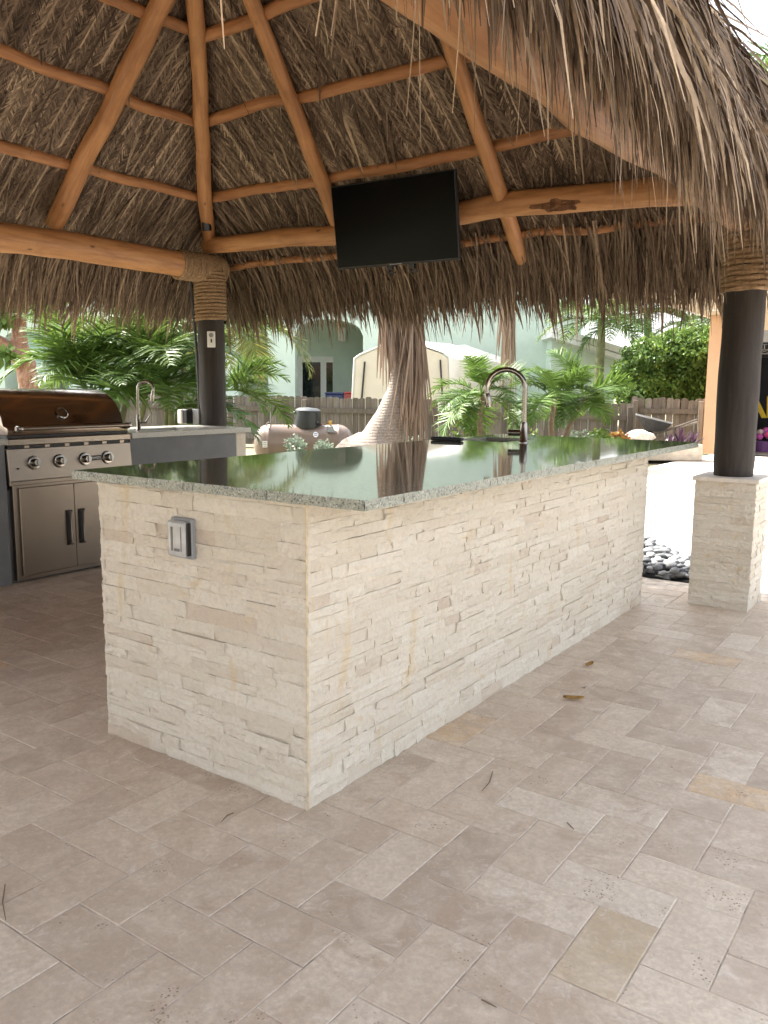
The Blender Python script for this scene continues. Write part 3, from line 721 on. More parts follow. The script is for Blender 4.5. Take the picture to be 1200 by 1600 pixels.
def outer(side, n, dlo=-2.1, l0=None, l1=None, w=1.0):
    al, out, a, b, base = SIDES[side]
    d = RNG.uniform(0, 1, n)**0.8*(0.46-dlo)+dlo
    l = RNG.uniform(l0 if l0 is not None else a-0.45, l1 if l1 is not None else b+0.45, n); ok = (l > a-d-0.02) & (l < b+d+0.02); l, d = l[ok], d[ok]; n = len(l)
    lump = np.array([noise.noise(Vector((x*1.8, y*2.0, 5.0))) for x, y in zip(l, d)])
    off = 0.13+0.03*lump+RNG.uniform(-0.03, 0.02, n); off = np.where(d > 0.1, off-(d-0.1)*0.45, off)
    P = spn(side, l, d, off)
    lean = RNG.normal(0, 0.20, n) + 0.3*np.array([noise.noise(Vector((x*1.5, y*1.5, 18.0))) for x, y in zip(l, d)])
    D = down(side) + al*lean[:, None] + nrm(side)*RNG.normal(0.0, 0.06, n)[:, None]
    L = RNG.uniform(0.28, 0.62, n); droop = np.clip(0.12+0.75*np.clip((d+0.15)/0.5, 0, 1)+RNG.normal(0, .1, n), 0.05, 1)
    tone = np.clip(RNG.normal(0.52, 0.24, n)+0.25*lump, 0, 1); wd = RNG.uniform(0.0035, 0.0095, n)*w
    hint = np.tile(nrm(side), (n, 1))+RNG.normal(0, 0.6, (n, 3))
    return strands(P, unit(D), L, wd, 6, droop, tone, 0.12, 0.45, hint)
def edge_fringe(side, n, l0, l1, z_drop=(0.30, 0.62)):
    """the thick lip of the eave: strands leaving the whole thickness of the thatch and falling"""
    al, out, a, b, base = SIDES[side]
    l = RNG.uniform(l0, l1, n); d = RNG.uniform(0.16, 0.42, n); off = RNG.uniform(0.0, 0.15, n)
    P = spn(side, l, d, off-np.clip(d-0.36, 0, 1)*0.8)
    D = down(side)*(0.45 if side == 'right' else 0.9) + al*RNG.normal(0, 0.2, n)[:, None] + np.array([0, 0, -0.85 if side == 'right' else -0.35])
    clump = np.array([noise.noise(Vector((x*3.5, 1.0, 2.0+base))) for x in l])
    L = RNG.uniform(*z_drop, n)*(1+0.3*clump); tone = np.clip(RNG.normal(0.45, 0.24, n)+0.1*clump, 0, 1); wd = RNG.uniform(0.003, 0.0085, n)
    hint = np.tile(out, (n, 1))+RNG.normal(0, 0.6, (n, 3))
    return strands(P, unit(D), L, wd, 6, np.clip(RNG.normal(0.75, 0.15, n), 0.3, 1), tone, 0.12, 0.4, hint)
for sd_ in ('back', 'left', 'right', 'front'):
    V, F, T = inner(sd_) if sd_ in ('back', 'left') else inner(sd_, 0.12, 0.035)
    tag(mobj('thatch_lining', np_mesh('thatch_lining', V, F, T), THATCH, hut), kind='stuff')
    n_in = {'back': 12500, 'left': 12500, 'right': 5000, 'front': 3000}[sd_]
    al, out, a, b, base = SIDES[sd_]
    V, F, T = join_arrays([eave_inner(sd_, n_in), edge_fringe(sd_, {'back': 6000, 'left': 6000, 'right': 9500, 'front': 2500}[sd_], a-0.42, b+0.42, (0.20, 0.44) if sd_ == 'right' else (0.28, 0.58))] + ([edge_fringe('right', 420, a+1.9, b+0.42, (0.38, 0.62)), edge_fringe('right', 2500, a+2.5, b+0.42, (0.26, 0.5))] if sd_ == 'right' else []))
    tag(mobj('eave_fringe', np_mesh('eave_fringe', V, F, T), THATCH, hut), kind='stuff')
    V, F, T = join_arrays([outer(sd_, {'back': 5000, 'left': 5000, 'right': 26000, 'front': 5000}[sd_], w=1.0 if sd_ == 'right' else 2.2)])
    tag(mobj('thatch_coat', np_mesh('thatch_coat', V, F, T), THATCH, hut), kind='stuff')

# thin single strands drooping from the near eave
n = 34; l = RNG.uniform(-1.35, 0.3, n); P = spn('right', l, RNG.uniform(0.28, 0.42, n), RNG.uniform(-0.02, 0.1, n))
A = strands(P, unit(np.array([0.25, 0, -1.0])+RNG.normal(0, .16, (n, 3))), RNG.uniform(0.32, 0.6, n), RNG.uniform(0.0012, 0.003, n), 7, 0.7, np.clip(RNG.normal(.75, .2, n), 0, 1), 0.3, 0.6)
tag(mobj('loose_strands', np_mesh('loose_strands', *A), THATCH, hut), kind='stuff')
# burl scar on the cross log
bp_ = on_plane(868, 318, 1, YA-0.085); bm = bmesh.new(); bmesh.ops.create_icosphere(bm, subdivisions=3, radius=1)
for v in bm.verts:
    q = v.co.normalized(); v.co = Vector((q.x*0.15, q.y*0.02, q.z*0.043))*(1+.5*noise.noise(q*2.6+Vector((3, 1, 0)))+.3*noise.noise(q*7))
me = bpy.data.meshes.new('burl'); bm.to_mesh(me); bm.free()
mobj('burl', me, make_wood('burl_wood', (0.05, 0.022, 0.010), (0.17, 0.075, 0.03), (0.30, 0.14, 0.06), 0.8, 0.8), hut, Matrix.Translation((bp_[0], YA-0.078, bp_[2])) @ Matrix.Rotation(R_(4), 4, 'Y'))

# ================================================================== television hung from the cross log
tv = thing('television', 'flat black television tilted down from the cross log', 'television', (-1.88, 3.16, 2.09))
Mt = Matrix.Translation((-1.885, 3.13, 2.385)) @ Matrix.Rotation(R_(3.0), 4, 'Z') @ Matrix.Rotation(R_(9), 4, 'X')
w2, h2 = 0.497, 0.284
MB().box((-w2, 0.0, -h2), (w2, 0.035, h2)).box((-0.32, 0.0355, -0.2), (0.32, 0.06, 0.16)).build('casing', BLACK, tv, bevel=0.004, M=Mt)
MB().box((-w2+0.008, -0.0025, -h2+0.014), (w2-0.008, -0.0005, h2-0.008)).build('screen', SCREEN, tv, M=Mt)
MB().box((-0.05, -0.0024, -h2+0.004), (0.05, -0.001, -h2+0.010)).build('logo_strip', GREYP, tv, M=Mt)
mt = MB()
for x in (-0.09, 0.09): mt.box((x-0.02, 0.0605, -h2-0.03), (x+0.02, 0.085, 0.2), Mt).box((x-0.02, 0.0605, -h2-0.055), (x-0.008, 0.085, -h2-0.031), Mt).box((x-0.007, 0.062, -h2-0.055), (x+0.04, 0.083, -h2-0.044), Mt)
mt.build('wall_mount', BLACK, tv)
MB().box((-0.3, 0.0855, -0.06), (0.3, 0.11, 0.10), Mt).build('mount_plate', BLACK, tv)
# small lamp box on the hip rafter foot
MB_l = MB().tube([(-3.80, 3.20, 2.53), (-3.78, 3.17, 2.64)], [0.04, 0.036], 14)
tag(MB_l.build('speaker_light', BLACK, smooth=True), 'small black spotlight strapped to the hip rafter foot', 'spotlight')

# ================================================================== pebble bed at the end of the island
PEB = NT('river_pebble'); _r = PEB.rnd(False); _v = PEB.coord('Object')
PEB.set(Base_Color=PEB.mix(PEB.ramp(PEB.noise(_v, 2.5, 5, 0.7), [(0.4, 0.0), (0.7, 0.4)]), PEB.ramp(_r, [(0, (0.07, 0.073, 0.08)), (0.6, (0.15, 0.155, 0.165)), (1, (0.27, 0.27, 0.27))]), (0.33, 0.33, 0.33)), Roughness=0.65)
bed_poly = [(-1.3, 3.765), (0.195, 3.765), (0.195, 4.19), (-0.11, 4.41), (-0.68, 5.11), (-1.3, 5.6)]
bed = tag(MB().prism([(x, y, -0.05) for x, y in bed_poly], (0, 0, 0.03)).build('pebble_bed', simple('dark_bedding', (0.05, 0.05, 0.05), 0.95, bump=0.6)), kind='structure')
def inside(x, y, poly):
    c = False; n = len(poly)
    for i in range(n):
        (x0, y0), (x1, y1) = poly[i], poly[(i+1) % n]
        if (y0 > y) != (y1 > y) and x < (x1-x0)*(y-y0)/(y1-y0)+x0: c = not c
    return c
def pebble_mesh(k):
    bm = bmesh.new(); bmesh.ops.create_icosphere(bm, subdivisions=2, radius=1); ph = k*7.7
    for v in bm.verts:
        n = v.co.normalized(); v.co = n*(1+0.16*noise.noise(n*1.3+Vector((ph, 0, 0)))+0.05*noise.noise(n*3+Vector((0, ph, 0))))
    for f in bm.faces: f.smooth = True
    me = bpy.data.meshes.new('pebble'); bm.to_mesh(me); bm.free(); me.materials.append(PEB.m); return me
PBM = [pebble_mesh(k) for k in range(6)]
pts = []; tries = 0
while len(pts) < 298 and tries < 60000:
    tries += 1; x, y = random.uniform(-0.72, .19), 3.77+1.4*random.random()**1.3; r = random.uniform(0.026, 0.043)
    if not inside(x, y, bed_poly) or y-r*0.6 < 3.765 or x+r > 0.2: continue
    lay = 0
    near = [q for q in pts if (q[0]-x)**2+(q[1]-y)**2 < (0.72*(q[2]+r))**2]
    if len(near) > 2: continue
    z = 0.0 + 0.55*r*0.8 if not near else max(q[3] for q in near)+0.022
    if z > 0.075: continue
    pts.append((x, y, r, z))
for n_, (x, y, r, z) in enumerate(pts):
    M = Matrix.Translation((x, y, z)) @ Matrix.Rotation(random.uniform(0, 6.28), 4, 'Z') @ Matrix.Rotation(random.gauss(0, .28), 4, 'X') @ Matrix.Diagonal((r*random.uniform(1.0, 1.35), r*random.uniform(0.75, 1), r*random.uniform(0.45, 0.65), 1))
    mobj('pebble', PBM[n_ % 6], None, bed, M)

# ================================================================== grill counter against the far side
GX = -3.38; GB = -4.02                                     # front and back plane
kit = thing('grill_counter', 'grey stucco outdoor kitchen counter with speckled top holding the grill', 'counter', (-3.7, 1.4, 0))
ck = MB(); ck.box((GB, -0.9, 0), (GX, 1.085, 0.885)); ck.box((GB, 2.025, 0), (GX, 3.075, 0.885)); ck.box((GB, 1.085, 0), (GX-0.03, 2.025, 0.60)); ck.box((GB, 1.085, 0.6), (GB+0.03, 2.025, 0.885))
ck.build('cabinet', GREYCAB, kit, bevel=0.003)
MB().box((GX-0.06, 3.08, 0.0), (GX-0.004, 3.19, 0.883)).build('stone_end_panel', LEDGE, kit, bevel=0.004)
MB().box((GB+0.05, 3.08, 0.0), (GX-0.065, 3.16, 0.88)).build('end_panel', GREYCAB, kit)
KS = (-3.80, -3.50, 2.36, 2.80)                            # kitchen sink hole
cc = MB(); z0, z1 = 0.887, 0.924
cc.box((GB-0.06, -0.95, z0), (GX+0.035, 1.088, z1))
for a, b in (((GB-0.06, 2.022), (GX+0.035, KS[2])), ((GB-0.06, KS[3]), (GX+0.035, 3.21)), ((GB-0.06, KS[2]), (KS[0], KS[3])), ((KS[1], KS[2]), (GX+0.035, KS[3]))): cc.box((*a, z0), (*b, z1))
cc.box((GB-0.06, 1.088, z0), (GB+0.03, 2.022, z1))
cc.build('countertop', GCOUNTER, kit)
sk = MB()
for a, b in (((KS[0]-.01, KS[2]-.01, .75), (KS[0], KS[3]+.01, z0-.001)), ((KS[1], KS[2]-.01, .75), (KS[1]+.01, KS[3]+.01, z0-.001)), ((KS[0], KS[2]-.01, .75), (KS[1], KS[2], z0-.001)), ((KS[0], KS[3], .75), (KS[1], KS[3]+.01, z0-.001)), ((KS[0], KS[2], .75), (KS[1], KS[3], .76))): sk.box(a, b)
sk.build('sink_bowl', STEEL, kit)
faucet('gooseneck_faucet', 'slim nickel gooseneck tap beside the grill on the grey counter', (-3.60, 2.285, z1), (0.75, 0.55, 0), 0.058, 0.365, 0.0105, lever='up')
# access doors under the grill
ad = thing('access_doors', 'pair of steel access doors in the grey counter under the grill', 'doors', (GX, 1.55, 0.03))
DY0, DY1, DZ0, DZ1 = 1.15, 1.93, 0.045, 0.61
MB().box((GX-0.029, DY0-0.035, DZ0-0.03), (GX+0.012, DY1+0.035, DZ1+0.025)).build('frame', STEEL, ad, bevel=0.002)
for sgn, (a, b) in ((1, (DY0, (DY0+DY1)/2-0.002)), (-1, ((DY0+DY1)/2+0.002, DY1))):
    dr = MB().box((GX+0.0125, a, DZ0), (GX+0.028, b, DZ1)).build('door', STEEL, ad, bevel=0.003)
    yh = b-0.045 if sgn == 1 else a+0.045
    hb = MB().box((GX+0.0285, yh-0.024, 0.20), (GX+0.033, yh+0.024, 0.435)).build('recess_shade', DSTEEL_SHADE, dr)  # dark plate on the door, painting the shade of a recess
    MB().tube([(GX+0.034, yh, 0.425), (GX+0.055, yh, 0.42), (GX+0.055, yh, 0.215), (GX+0.034, yh, 0.21)], 0.008, 10).build('handle', STEEL, dr, smooth=True)
MB().lathe([(0, 0), (0.011, 0), (0.011, 0.004), (0, 0.005)], 14, Matrix.Translation((GX+0.0285, 1.78, 0.30)) @ Matrix.Rotation(R_(90), 4, 'Y')).build('lock', CHROME, ad)
# the grill
gr = thing('gas_grill', 'stainless gas grill with closed hood and four knobs built into the counter', 'grill', (-3.65, 1.55, 0.62))
GY0, GY1 = 1.09, 2.02
MB().box((GB+0.04, GY0+0.01, 0.61), (GX-0.031, GY1-0.01, 0.90)).build('firebox', DSTEEL_SHADE, gr)
fr = MB().prism([(GX-0.03, GY0, 0.655), (GX+0.03, GY0, 0.655), (GX+0.012, GY0, 0.858), (GX-0.03, GY0, 0.858)], (0, GY1-GY0, 0)).build('front_panel', STEEL, gr, bevel=0.003)
MB().box((GX-0.028, GY0+0.004, 0.627), (GX+0.02, GY1-0.004, 0.6545)).build('drip_rail', STEEL, gr, bevel=0.003)
MB().box((GX-0.03, GY0+0.01, 0.859), (GX+0.004, GY1-0.01, 0.876)).build('vent_gap_shade', DSTEEL_SHADE, gr)  # solid dark box painting the shade in the vent gap
for k in range(6): MB().box((GX+0.001, GY0+0.12+k*0.145, 0.8585), (GX+0.008, GY0+0.155+k*0.145, 0.8765)).build('vent_tab', STEEL, gr)
MB().box((GX-0.2, GY0, 0.877), (GX+0.024, GY1, 0.922)).build('front_ledge', STEEL, gr, bevel=0.006)
MB().box((GX-0.18, GY0+0.012, 0.923), (GX+0.0, GY1-0.012, 0.940)).build('hood_gap_shade', DSTEEL_SHADE, gr)  # solid dark box painting the shade under the hood
prof = [(GX+0.015, 0.942), (GX+0.02, 0.975), (GX+0.012, 0.99), (GX-0.03, 1.0), (GX-0.05, 1.055), (GX-0.105, 1.135), (GX-0.19, 1.195), (GX-0.27, 1.222), (GX-0.38, 1.232), (GX-0.50, 1.20), (GX-0.56, 1.10), (GX-0.57, 0.942)]
hd = MB().prism([(x, GY0+0.01, z) for x, z in prof], (0, GY1-GY0-0.03, 0)).build('hood', STEELL, gr, bevel=0.004, seg=2, smooth=True)
th = MB().lathe([(0, 0), (0.042, 0), (0.042, 0.012), (0.034, 0.016), (0.032, 0.010), (0, 0.010)], 28, Matrix.Translation((GX-0.058, 1.53, 1.07)) @ Matrix.Rotation(R_(62), 4, 'Y')).build('thermometer', CHROME, hd, smooth=True)
MB().tube([(GX+0.075, GY0+0.03, 0.985), (GX+0.075, GY1-0.05, 0.985)], 0.013, 14).build('hood_handle', STEEL, gr, smooth=True)
for y in (GY0+0.045, GY1-0.065):
    MB().prism([(GX+0.0205, y, 0.955), (GX+0.06, y, 0.962), (GX+0.09, y, 0.975), (GX+0.088, y, 1.0), (GX+0.06, y, 1.005), (GX+0.0205, y, 0.995)], (0, 0.03, 0)).build('handle_bracket', CHROME, gr, bevel=0.005, seg=2, smooth=True)
for y in (1.262, 1.445, 1.635, 1.815):
    Mk = Matrix.Translation((GX+0.0215, y, 0.765)) @ Matrix.Rotation(R_(85), 4, 'Y')
    bz = MB().lathe([(0, 0), (0.042, 0), (0.044, 0.004), (0.04, 0.012), (0.026, 0.014), (0, 0.014)], 28, Mk).build('knob_bezel', CHROME, gr, smooth=True)
    MB().lathe([(0, 0.0145), (0.026, 0.0145), (0.025, 0.045), (0.022, 0.05), (0, 0.05)], 24, Mk).box((-0.025, -0.006, 0.0505), (0.025, 0.006, 0.058), Mk).build('knob', CHROME, bz, smooth=True)
def text_mesh(name, s, size, mat, M, parent, ext=0.0006, bold=0.0, spacing=1.0):
    cu = bpy.data.curves.new(name, 'FONT'); cu.body = s; cu.size = size; cu.align_x = 'CENTER'; cu.align_y = 'CENTER'; cu.extrude = ext; cu.offset = bold; cu.space_character = spacing; cu.resolution_u = 3
    o = bpy.data.objects.new(name, cu); COL.objects.link(o); bpy.context.view_layer.update()
    me = bpy.data.meshes.new_from_object(o); bpy.data.objects.remove(o); bpy.data.curves.remove(cu)
    me.materials.clear(); return mobj(name, me, mat, parent, M)
bp = MB().box((GX+0.0175, 1.682, 0.751), (GX+0.0245, 1.762, 0.784)).build('badge', BLACK, gr, bevel=0.001)
text_mesh('badge_lettering', 'COYOTE', 0.020, WHITE, Matrix.Translation((GX+0.0248, 1.722, 0.7675)) @ Matrix(((0, 0, 1, 0), (1, 0, 0, 0), (0, 1, 0, 0), (0, 0, 0, 1))), bp, bold=0.0004)
MB().tube([(GX+0.022, 1.15, 0.735), (GX+0.034, 1.15, 0.735)], 0.006, 10).build('igniter_button', BLACK, gr, smooth=True)

# ------------------------------------------------------------------ bits on the far left post
pj = on_plane(302, 653, 1, 3.30)
jb = thing('junction_box', 'grey electrical box with white switch and conduit up the dark post', 'electrical box', (pj[0], 3.30, 0.93))
MB().box((pj[0]+0.01, 3.28, 0.925), (pj[0]+0.09, 3.34, 1.06)).build('box', GREYP, jb, bevel=0.004)
MB().box((pj[0]-0.10, 3.20, 0.93), (pj[0]-0.045, 3.29, 1.055)).build('white_cover', WHITE, jb, bevel=0.012, seg=2)
MB().box((pj[0]-0.044, 3.215, 0.935), (pj[0]+0.009, 3.30, 1.05)).build('cover_hood', BLACK, jb, bevel=0.004)
MB().tube([(XA-.115, 3.33, 1.055), (XA-.128, 3.33, 1.5), (XA-.142, 3.32, 1.8), (XA-.15, 3.30, 2.16)], 0.012, 10).build('conduit', simple('dark_conduit', (0.05, 0.05, 0.052), 0.5), jb, smooth=True)
pd = on_plane(343, 530, 1, 3.25); bo = thing('bottle_opener', 'white rounded plate with dark round eye screwed to the dark post', 'plate', (pd[0], 3.25, 1.585))
def post_front(x): return YA - math.sqrt(max(0, 0.149**2-(x-XA)**2))
ang = -0.75; nx_, ny_ = math.cos(ang), math.sin(ang)
Mo = Matrix.Translation((XA+nx_*0.119, YA+ny_*0.119, 1.655)) @ Matrix.Rotation(ang+math.pi/2, 4, 'Z')
MB().box((-0.034, -0.012, -0.068), (0.034, 0.002, 0.068)).build('plate', WHITE, bo, bevel=0.006, seg=3, M=Mo)
MB().lathe([(0, 0), (0.019, 0), (0.019, 0.004), (0, 0.004)], 18, Mo @ Matrix.Translation((0, -0.0125, 0.034)) @ Matrix.Rotation(R_(90), 4, 'X')).build('eye', GREYP, bo)
MB().box((-0.006, -0.0145, -0.028), (0.006, -0.0125, 0.004), Mo).build('catch', BLACK, bo)

# ================================================================== plants: shared builders
LEAF = make_leaf('palm_leaflet', (0.028, 0.062, 0.012), (0.085, 0.165, 0.03), (0.20, 0.29, 0.06))
LEAFY = make_leaf('yellow_palm_leaflet', (0.06, 0.09, 0.02), (0.17, 0.21, 0.05), (0.33, 0.29, 0.09))
LEAFB = make_leaf('hedge_leaf', (0.03, 0.065, 0.012), (0.09, 0.17, 0.03), (0.24, 0.33, 0.07))
LEAFS = make_leaf('silver_leaf', (0.10, 0.15, 0.10), (0.22, 0.29, 0.21), (0.36, 0.42, 0.33))
LEAFP = make_leaf('purple_leaf', (0.035, 0.014, 0.03), (0.075, 0.03, 0.065), (0.13, 0.09, 0.12))
LEAFO = make_leaf('croton_leaf', (0.10, 0.05, 0.015), (0.24, 0.09, 0.03), (0.30, 0.19, 0.06))
DRY = make_leaf('dry_frond', (0.11, 0.072, 0.048), (0.23, 0.16, 0.115), (0.37, 0.285, 0.215), 0.15, 0.7)
TRUNK = NT('ringed_palm_bark'); _v = TRUNK.coord('Position'); _w = TRUNK.n('TexWave', {'Vector': _v, 'Scale': 8.5, 'Distortion': 1.4, 'Detail': 3.0, 'Detail Scale': 2.0}, wave_type='BANDS', bands_direction='Z').outputs['Fac']
TRUNK.set(Base_Color=TRUNK.mix(TRUNK.ramp(_w, [(0.0, 0.4), (0.12, 0.0)]), TRUNK.ramp(TRUNK.noise(_v, 30, 6, 0.7), [(0.3, (0.20, 0.155, 0.125)), (0.7, (0.40, 0.335, 0.285))]), (0.52, 0.475, 0.42)),
          Roughness=0.9, Normal=TRUNK.bump(TRUNK.math('ADD', TRUNK.math('MULTIPLY', _w, 0.35), TRUNK.noise(_v, 60, 5, 0.7)), 0.5, 0.02))
STEM = simple('green_palm_stem', (0.14, 0.15, 0.06), 0.6, var=0.4, scale=8, kind='Position')
BROWN = simple('brown_palm_stem', (0.17, 0.12, 0.075), 0.85, var=0.4, scale=20, bump=0.5, kind='Position')
def frond_mesh(seed, L=1.2, nl=34, ll=0.42, wd=0.021, arch=0.9, lift=1.0, droop=0.55, mat=LEAF, stalk=0.22):
    rr = np.random.default_rng(seed); K = 24; ts = np.linspace(0, 1, K); ang = lift-arch*1.6*ts**1.25
    dx = np.cos(ang)*L/(K-1); dz = np.sin(ang)*L/(K-1)
    X = np.concatenate([[0], np.cumsum(dx[:-1])]); Z = np.concatenate([[0], np.cumsum(dz[:-1])]); Y = 0.06*L*np.sin(ts*2.2+seed)*ts
    P0 = []; D = []; Ls = []; Wd = []; T = []; H = []
    for sgn in (-1, 1):
        t = np.clip(np.linspace(stalk, 1.0, nl)+rr.normal(0, .008, nl), 0, 1)
        p = np.stack([np.interp(t, ts, X), np.interp(t, ts, Y), np.interp(t, ts, Z)], 1); a = np.interp(t, ts, ang)
        tv_ = np.stack([np.cos(a), 0*a, np.sin(a)], 1); up_ = np.stack([-np.sin(a), 0*a, np.cos(a)], 1)
        fw_ = 0.45+0.75*t**2; sd2 = np.array([0, sgn, 0.])[None, :]
        d = tv_*fw_[:, None] + sd2*1.0 + up_*rr.normal(0.28, 0.14, nl)[:, None]
        prof = np.clip(np.sin(np.pi*(0.16+0.84*(t-stalk)/(1-stalk))**0.8)*0.95+0.18, 0.2, 1.1)
        P0.append(p); D.append(unit(d)+rr.normal(0, .06, (nl, 3))); Ls.append(ll*prof*rr.uniform(.85, 1.12, nl)); Wd.append(wd*(0.6+0.5*prof)*rr.uniform(.85, 1.15, nl)); T.append(np.clip(rr.normal(.45, .2, nl), 0, 1)); H.append(up_+rr.normal(0, .25, (nl, 3)))
    P0, D, Ls, Wd, T, H = map(np.concatenate, (P0, D, Ls, Wd, T, H))
    dro = np.clip(rr.normal(droop, .15, len(P0)), 0, 1)
    A = strands(P0, unit(D), Ls, Wd, 4, dro, T, 0.12, 0.10, H)
    pc = np.stack([X, Y, Z], 1)[None]; w = np.linspace(0.014, 0.003, K)[None]*L/1.2
    S1 = np.tile(np.array([0, 1., 0]), (1, K, 1)); S2 = np.stack([-np.sin(ang), 0*ang, np.cos(ang)], 1)[None]
    V, F, T = join_arrays([A, ribbon_arrays(pc, S1, w, np.array([.75])), ribbon_arrays(pc, S2, w, np.array([.6]))])
    me = np_mesh('frond', V, F, T); me.materials.append(mat); return me
FR = [frond_mesh(k, 1.15+0.1*k, 42+2*k, 0.43, 0.0145, 0.75+0.12*(k % 3), 0.9) for k in range(4)]
FRY = [frond_mesh(20+k, 1.7, 44, 0.50, 0.013, 1.0, 0.7, 0.75, LEAFY) for k in range(2)]
FRC = [frond_mesh(30+k, 2.3, 60, 0.62, 0.016, 0.8, 0.8, 0.7, LEAF) for k in range(3)]
def palm(name, label, base, crowns, fr, n, scale, group, seed, lifts=(0.15, 1.15), trunk_mat=None, r=0.05, aim=None, spread=6.283, cat='palm'):
    """crowns: list of crown points (stems run from the base to each); fronds are parts"""
    rr = random.Random(seed); t = thing(name, label, cat, base, group); b = Vector(base)
    for ci, c in enumerate(crowns):
        c = Vector(c); k = 12; foot = b+Vector((rr.uniform(-.08, .08), rr.uniform(-.08, .08), 0)) if ci else b
        pp = [foot.lerp(c, i/k)+Vector((0.03*math.sin(i*.7+seed), 0.03*math.cos(i*.6), 0))*(i/k) for i in range(k+1)]
        MB().tube(pp, [r*(1.25-0.5*i/k)*(1.06 if i % 2 else 1) for i in range(k+1)], 10).build('trunk', trunk_mat or STEM, t, smooth=True)
        for i in range(n):
            az = (aim or 0) + spread*((i+rr.uniform(-.25, .25))/n-0.5 if aim is not None else i/n) + (rr.uniform(-.3, .3) if aim is None else 0)
            lift = rr.uniform(*lifts); s_ = scale*rr.uniform(.8, 1.15)
            M = Matrix.Translation(c) @ Matrix.Rotation(az, 4, 'Z') @ Matrix.Rotation(-(lift-0.9), 4, 'Y') @ Matrix.Rotation(rr.gauss(0, .3), 4, 'X') @ Matrix.Scale(s_, 4)
            mobj('frond', fr[rr.randrange(len(fr))], None, t, M)
    return t
def pt(x, y, D): return tuple(at(x, y, D))
GP_ = 'leafy palms by the outdoor kitchen'
palm('leafy_palm', 'broad leafy palm clump rising behind the grill', ground(175, 8.9), [pt(140, 630, 8.7), pt(170, 585, 9.0), pt(205, 545, 9.3), pt(225, 610, 8.7)], FR, 9, 0.80, GP_, 1, (0.1, 1.5), r=0.035)
palm('leafy_palm', 'leafy palm clump standing beside the dark post and electrical box', ground(262, 8.7), [pt(255, 575, 8.7), pt(285, 545, 9.4), pt(265, 632, 8.6)], FR, 9, 0.76, GP_, 2, (0.0, 1.5), r=0.035)
palm('leafy_palm', 'low leafy palm spilling over the fence between post and gas tank', ground(345, 10.2), [pt(348, 610, 10.2)], FR, 12, 0.72, GP_, 3, (-0.1, 1.1), r=0.04)
palm('yellow_palm', 'palm with yellowing drooping fronds hanging under the thatch by the dark post', ground(330, 12.0), [pt(345, 500, 12.0)], FRY, 12, 0.85, None, 4, (0.1, 0.9), r=0.07, trunk_mat=BROWN)
GF = 'small palms along the fence'
palm('fence_palm', 'small palm at the fence behind the bar tap', ground(752, 13.2), [pt(752, 618, 13.2)], FR, 18, 0.74, GF, 5, (-0.35, 1.35), r=0.045, trunk_mat=BROWN)
palm('fence_palm', 'two stemmed palm at the fence below the white roof edge', ground(868, 13.6), [pt(862, 622, 13.6), pt(912, 618, 14.2)], FR, 16, 0.70, GF, 6, (-0.35, 1.35), r=0.05, trunk_mat=BROWN)
GC = 'tall palms beyond the fence'
palm('tall_palm', 'tall green palm beyond the fence in front of the white roof', ground(938, 21.5), [pt(938, 500, 21.5)], FRC, 16, 0.72, GC, 7, (0.1, 1.3), r=0.12, trunk_mat=STEM)
palm('tall_palm', 'tall palm beyond the leafy hedge, its fronds under the thatch', ground(1010, 24), [pt(1012, 488, 24)], FRC, 15, 0.95, GC, 8, (-0.2, 1.2), r=0.13, trunk_mat=BROWN)
palm('tall_palm', 'tall palm beside the peach house eave behind the hedge', ground(1075, 22), [pt(1078, 500, 22)], FRC, 13, 0.85, GC, 9, (-0.2, 1.2), r=0.13, trunk_mat=BROWN)
palm('tall_palm', 'tall palm whose bright fronds show above the thatch against the sky', ground(1290, 17.0), [pt(1290, 120, 17.0)], FRC, 14, 1.0, GC, 10, (0.0, 1.3), r=0.14, trunk_mat=TRUNK.m)

# coconut palm with a swollen leaning foot and a skirt of dead fronds
cb = ground(596, 11.0); co = thing('coconut_palm', 'coconut palm with swollen leaning pale trunk and brown skirt of dead fronds', 'palm', cb)
key = [(570, 760, 66), (580, 720, 60), (597, 690, 35*1.0), (611, 652, 25), (621, 610, 15.5), (625, 570, 11.5), (625, 530, 10.5), (622, 470, 11), (618, 400, 11), (612, 250, 10)]
pp = []; rd = []
for a in range(len(key)-1):
    for q in range(6):
        f_ = q/6; x = key[a][0]*(1-f_)+key[a+1][0]*f_; y = key[a][1]*(1-f_)+key[a+1][1]*f_; r = key[a][2]*(1-f_)+key[a+1][2]*f_
        pp.append(pt(x, y, 11.0)); rd.append(max(0.04, r*11.0/1300)*(1+0.006*(q % 3 == 0)))
MB().tube(pp, rd, 20).build('trunk', TRUNK.m, co, smooth=True)
cr_ = Vector(pt(612, 250, 11.0))
for i in range(16):
    M = Matrix.Translation(cr_) @ Matrix.Rotation(i*0.41*6.28/2.57, 4, 'Z') @ Matrix.Rotation(random.uniform(-.5, .9), 4, 'Y')
    mobj('frond', FRC[i % 3], None, co, M)
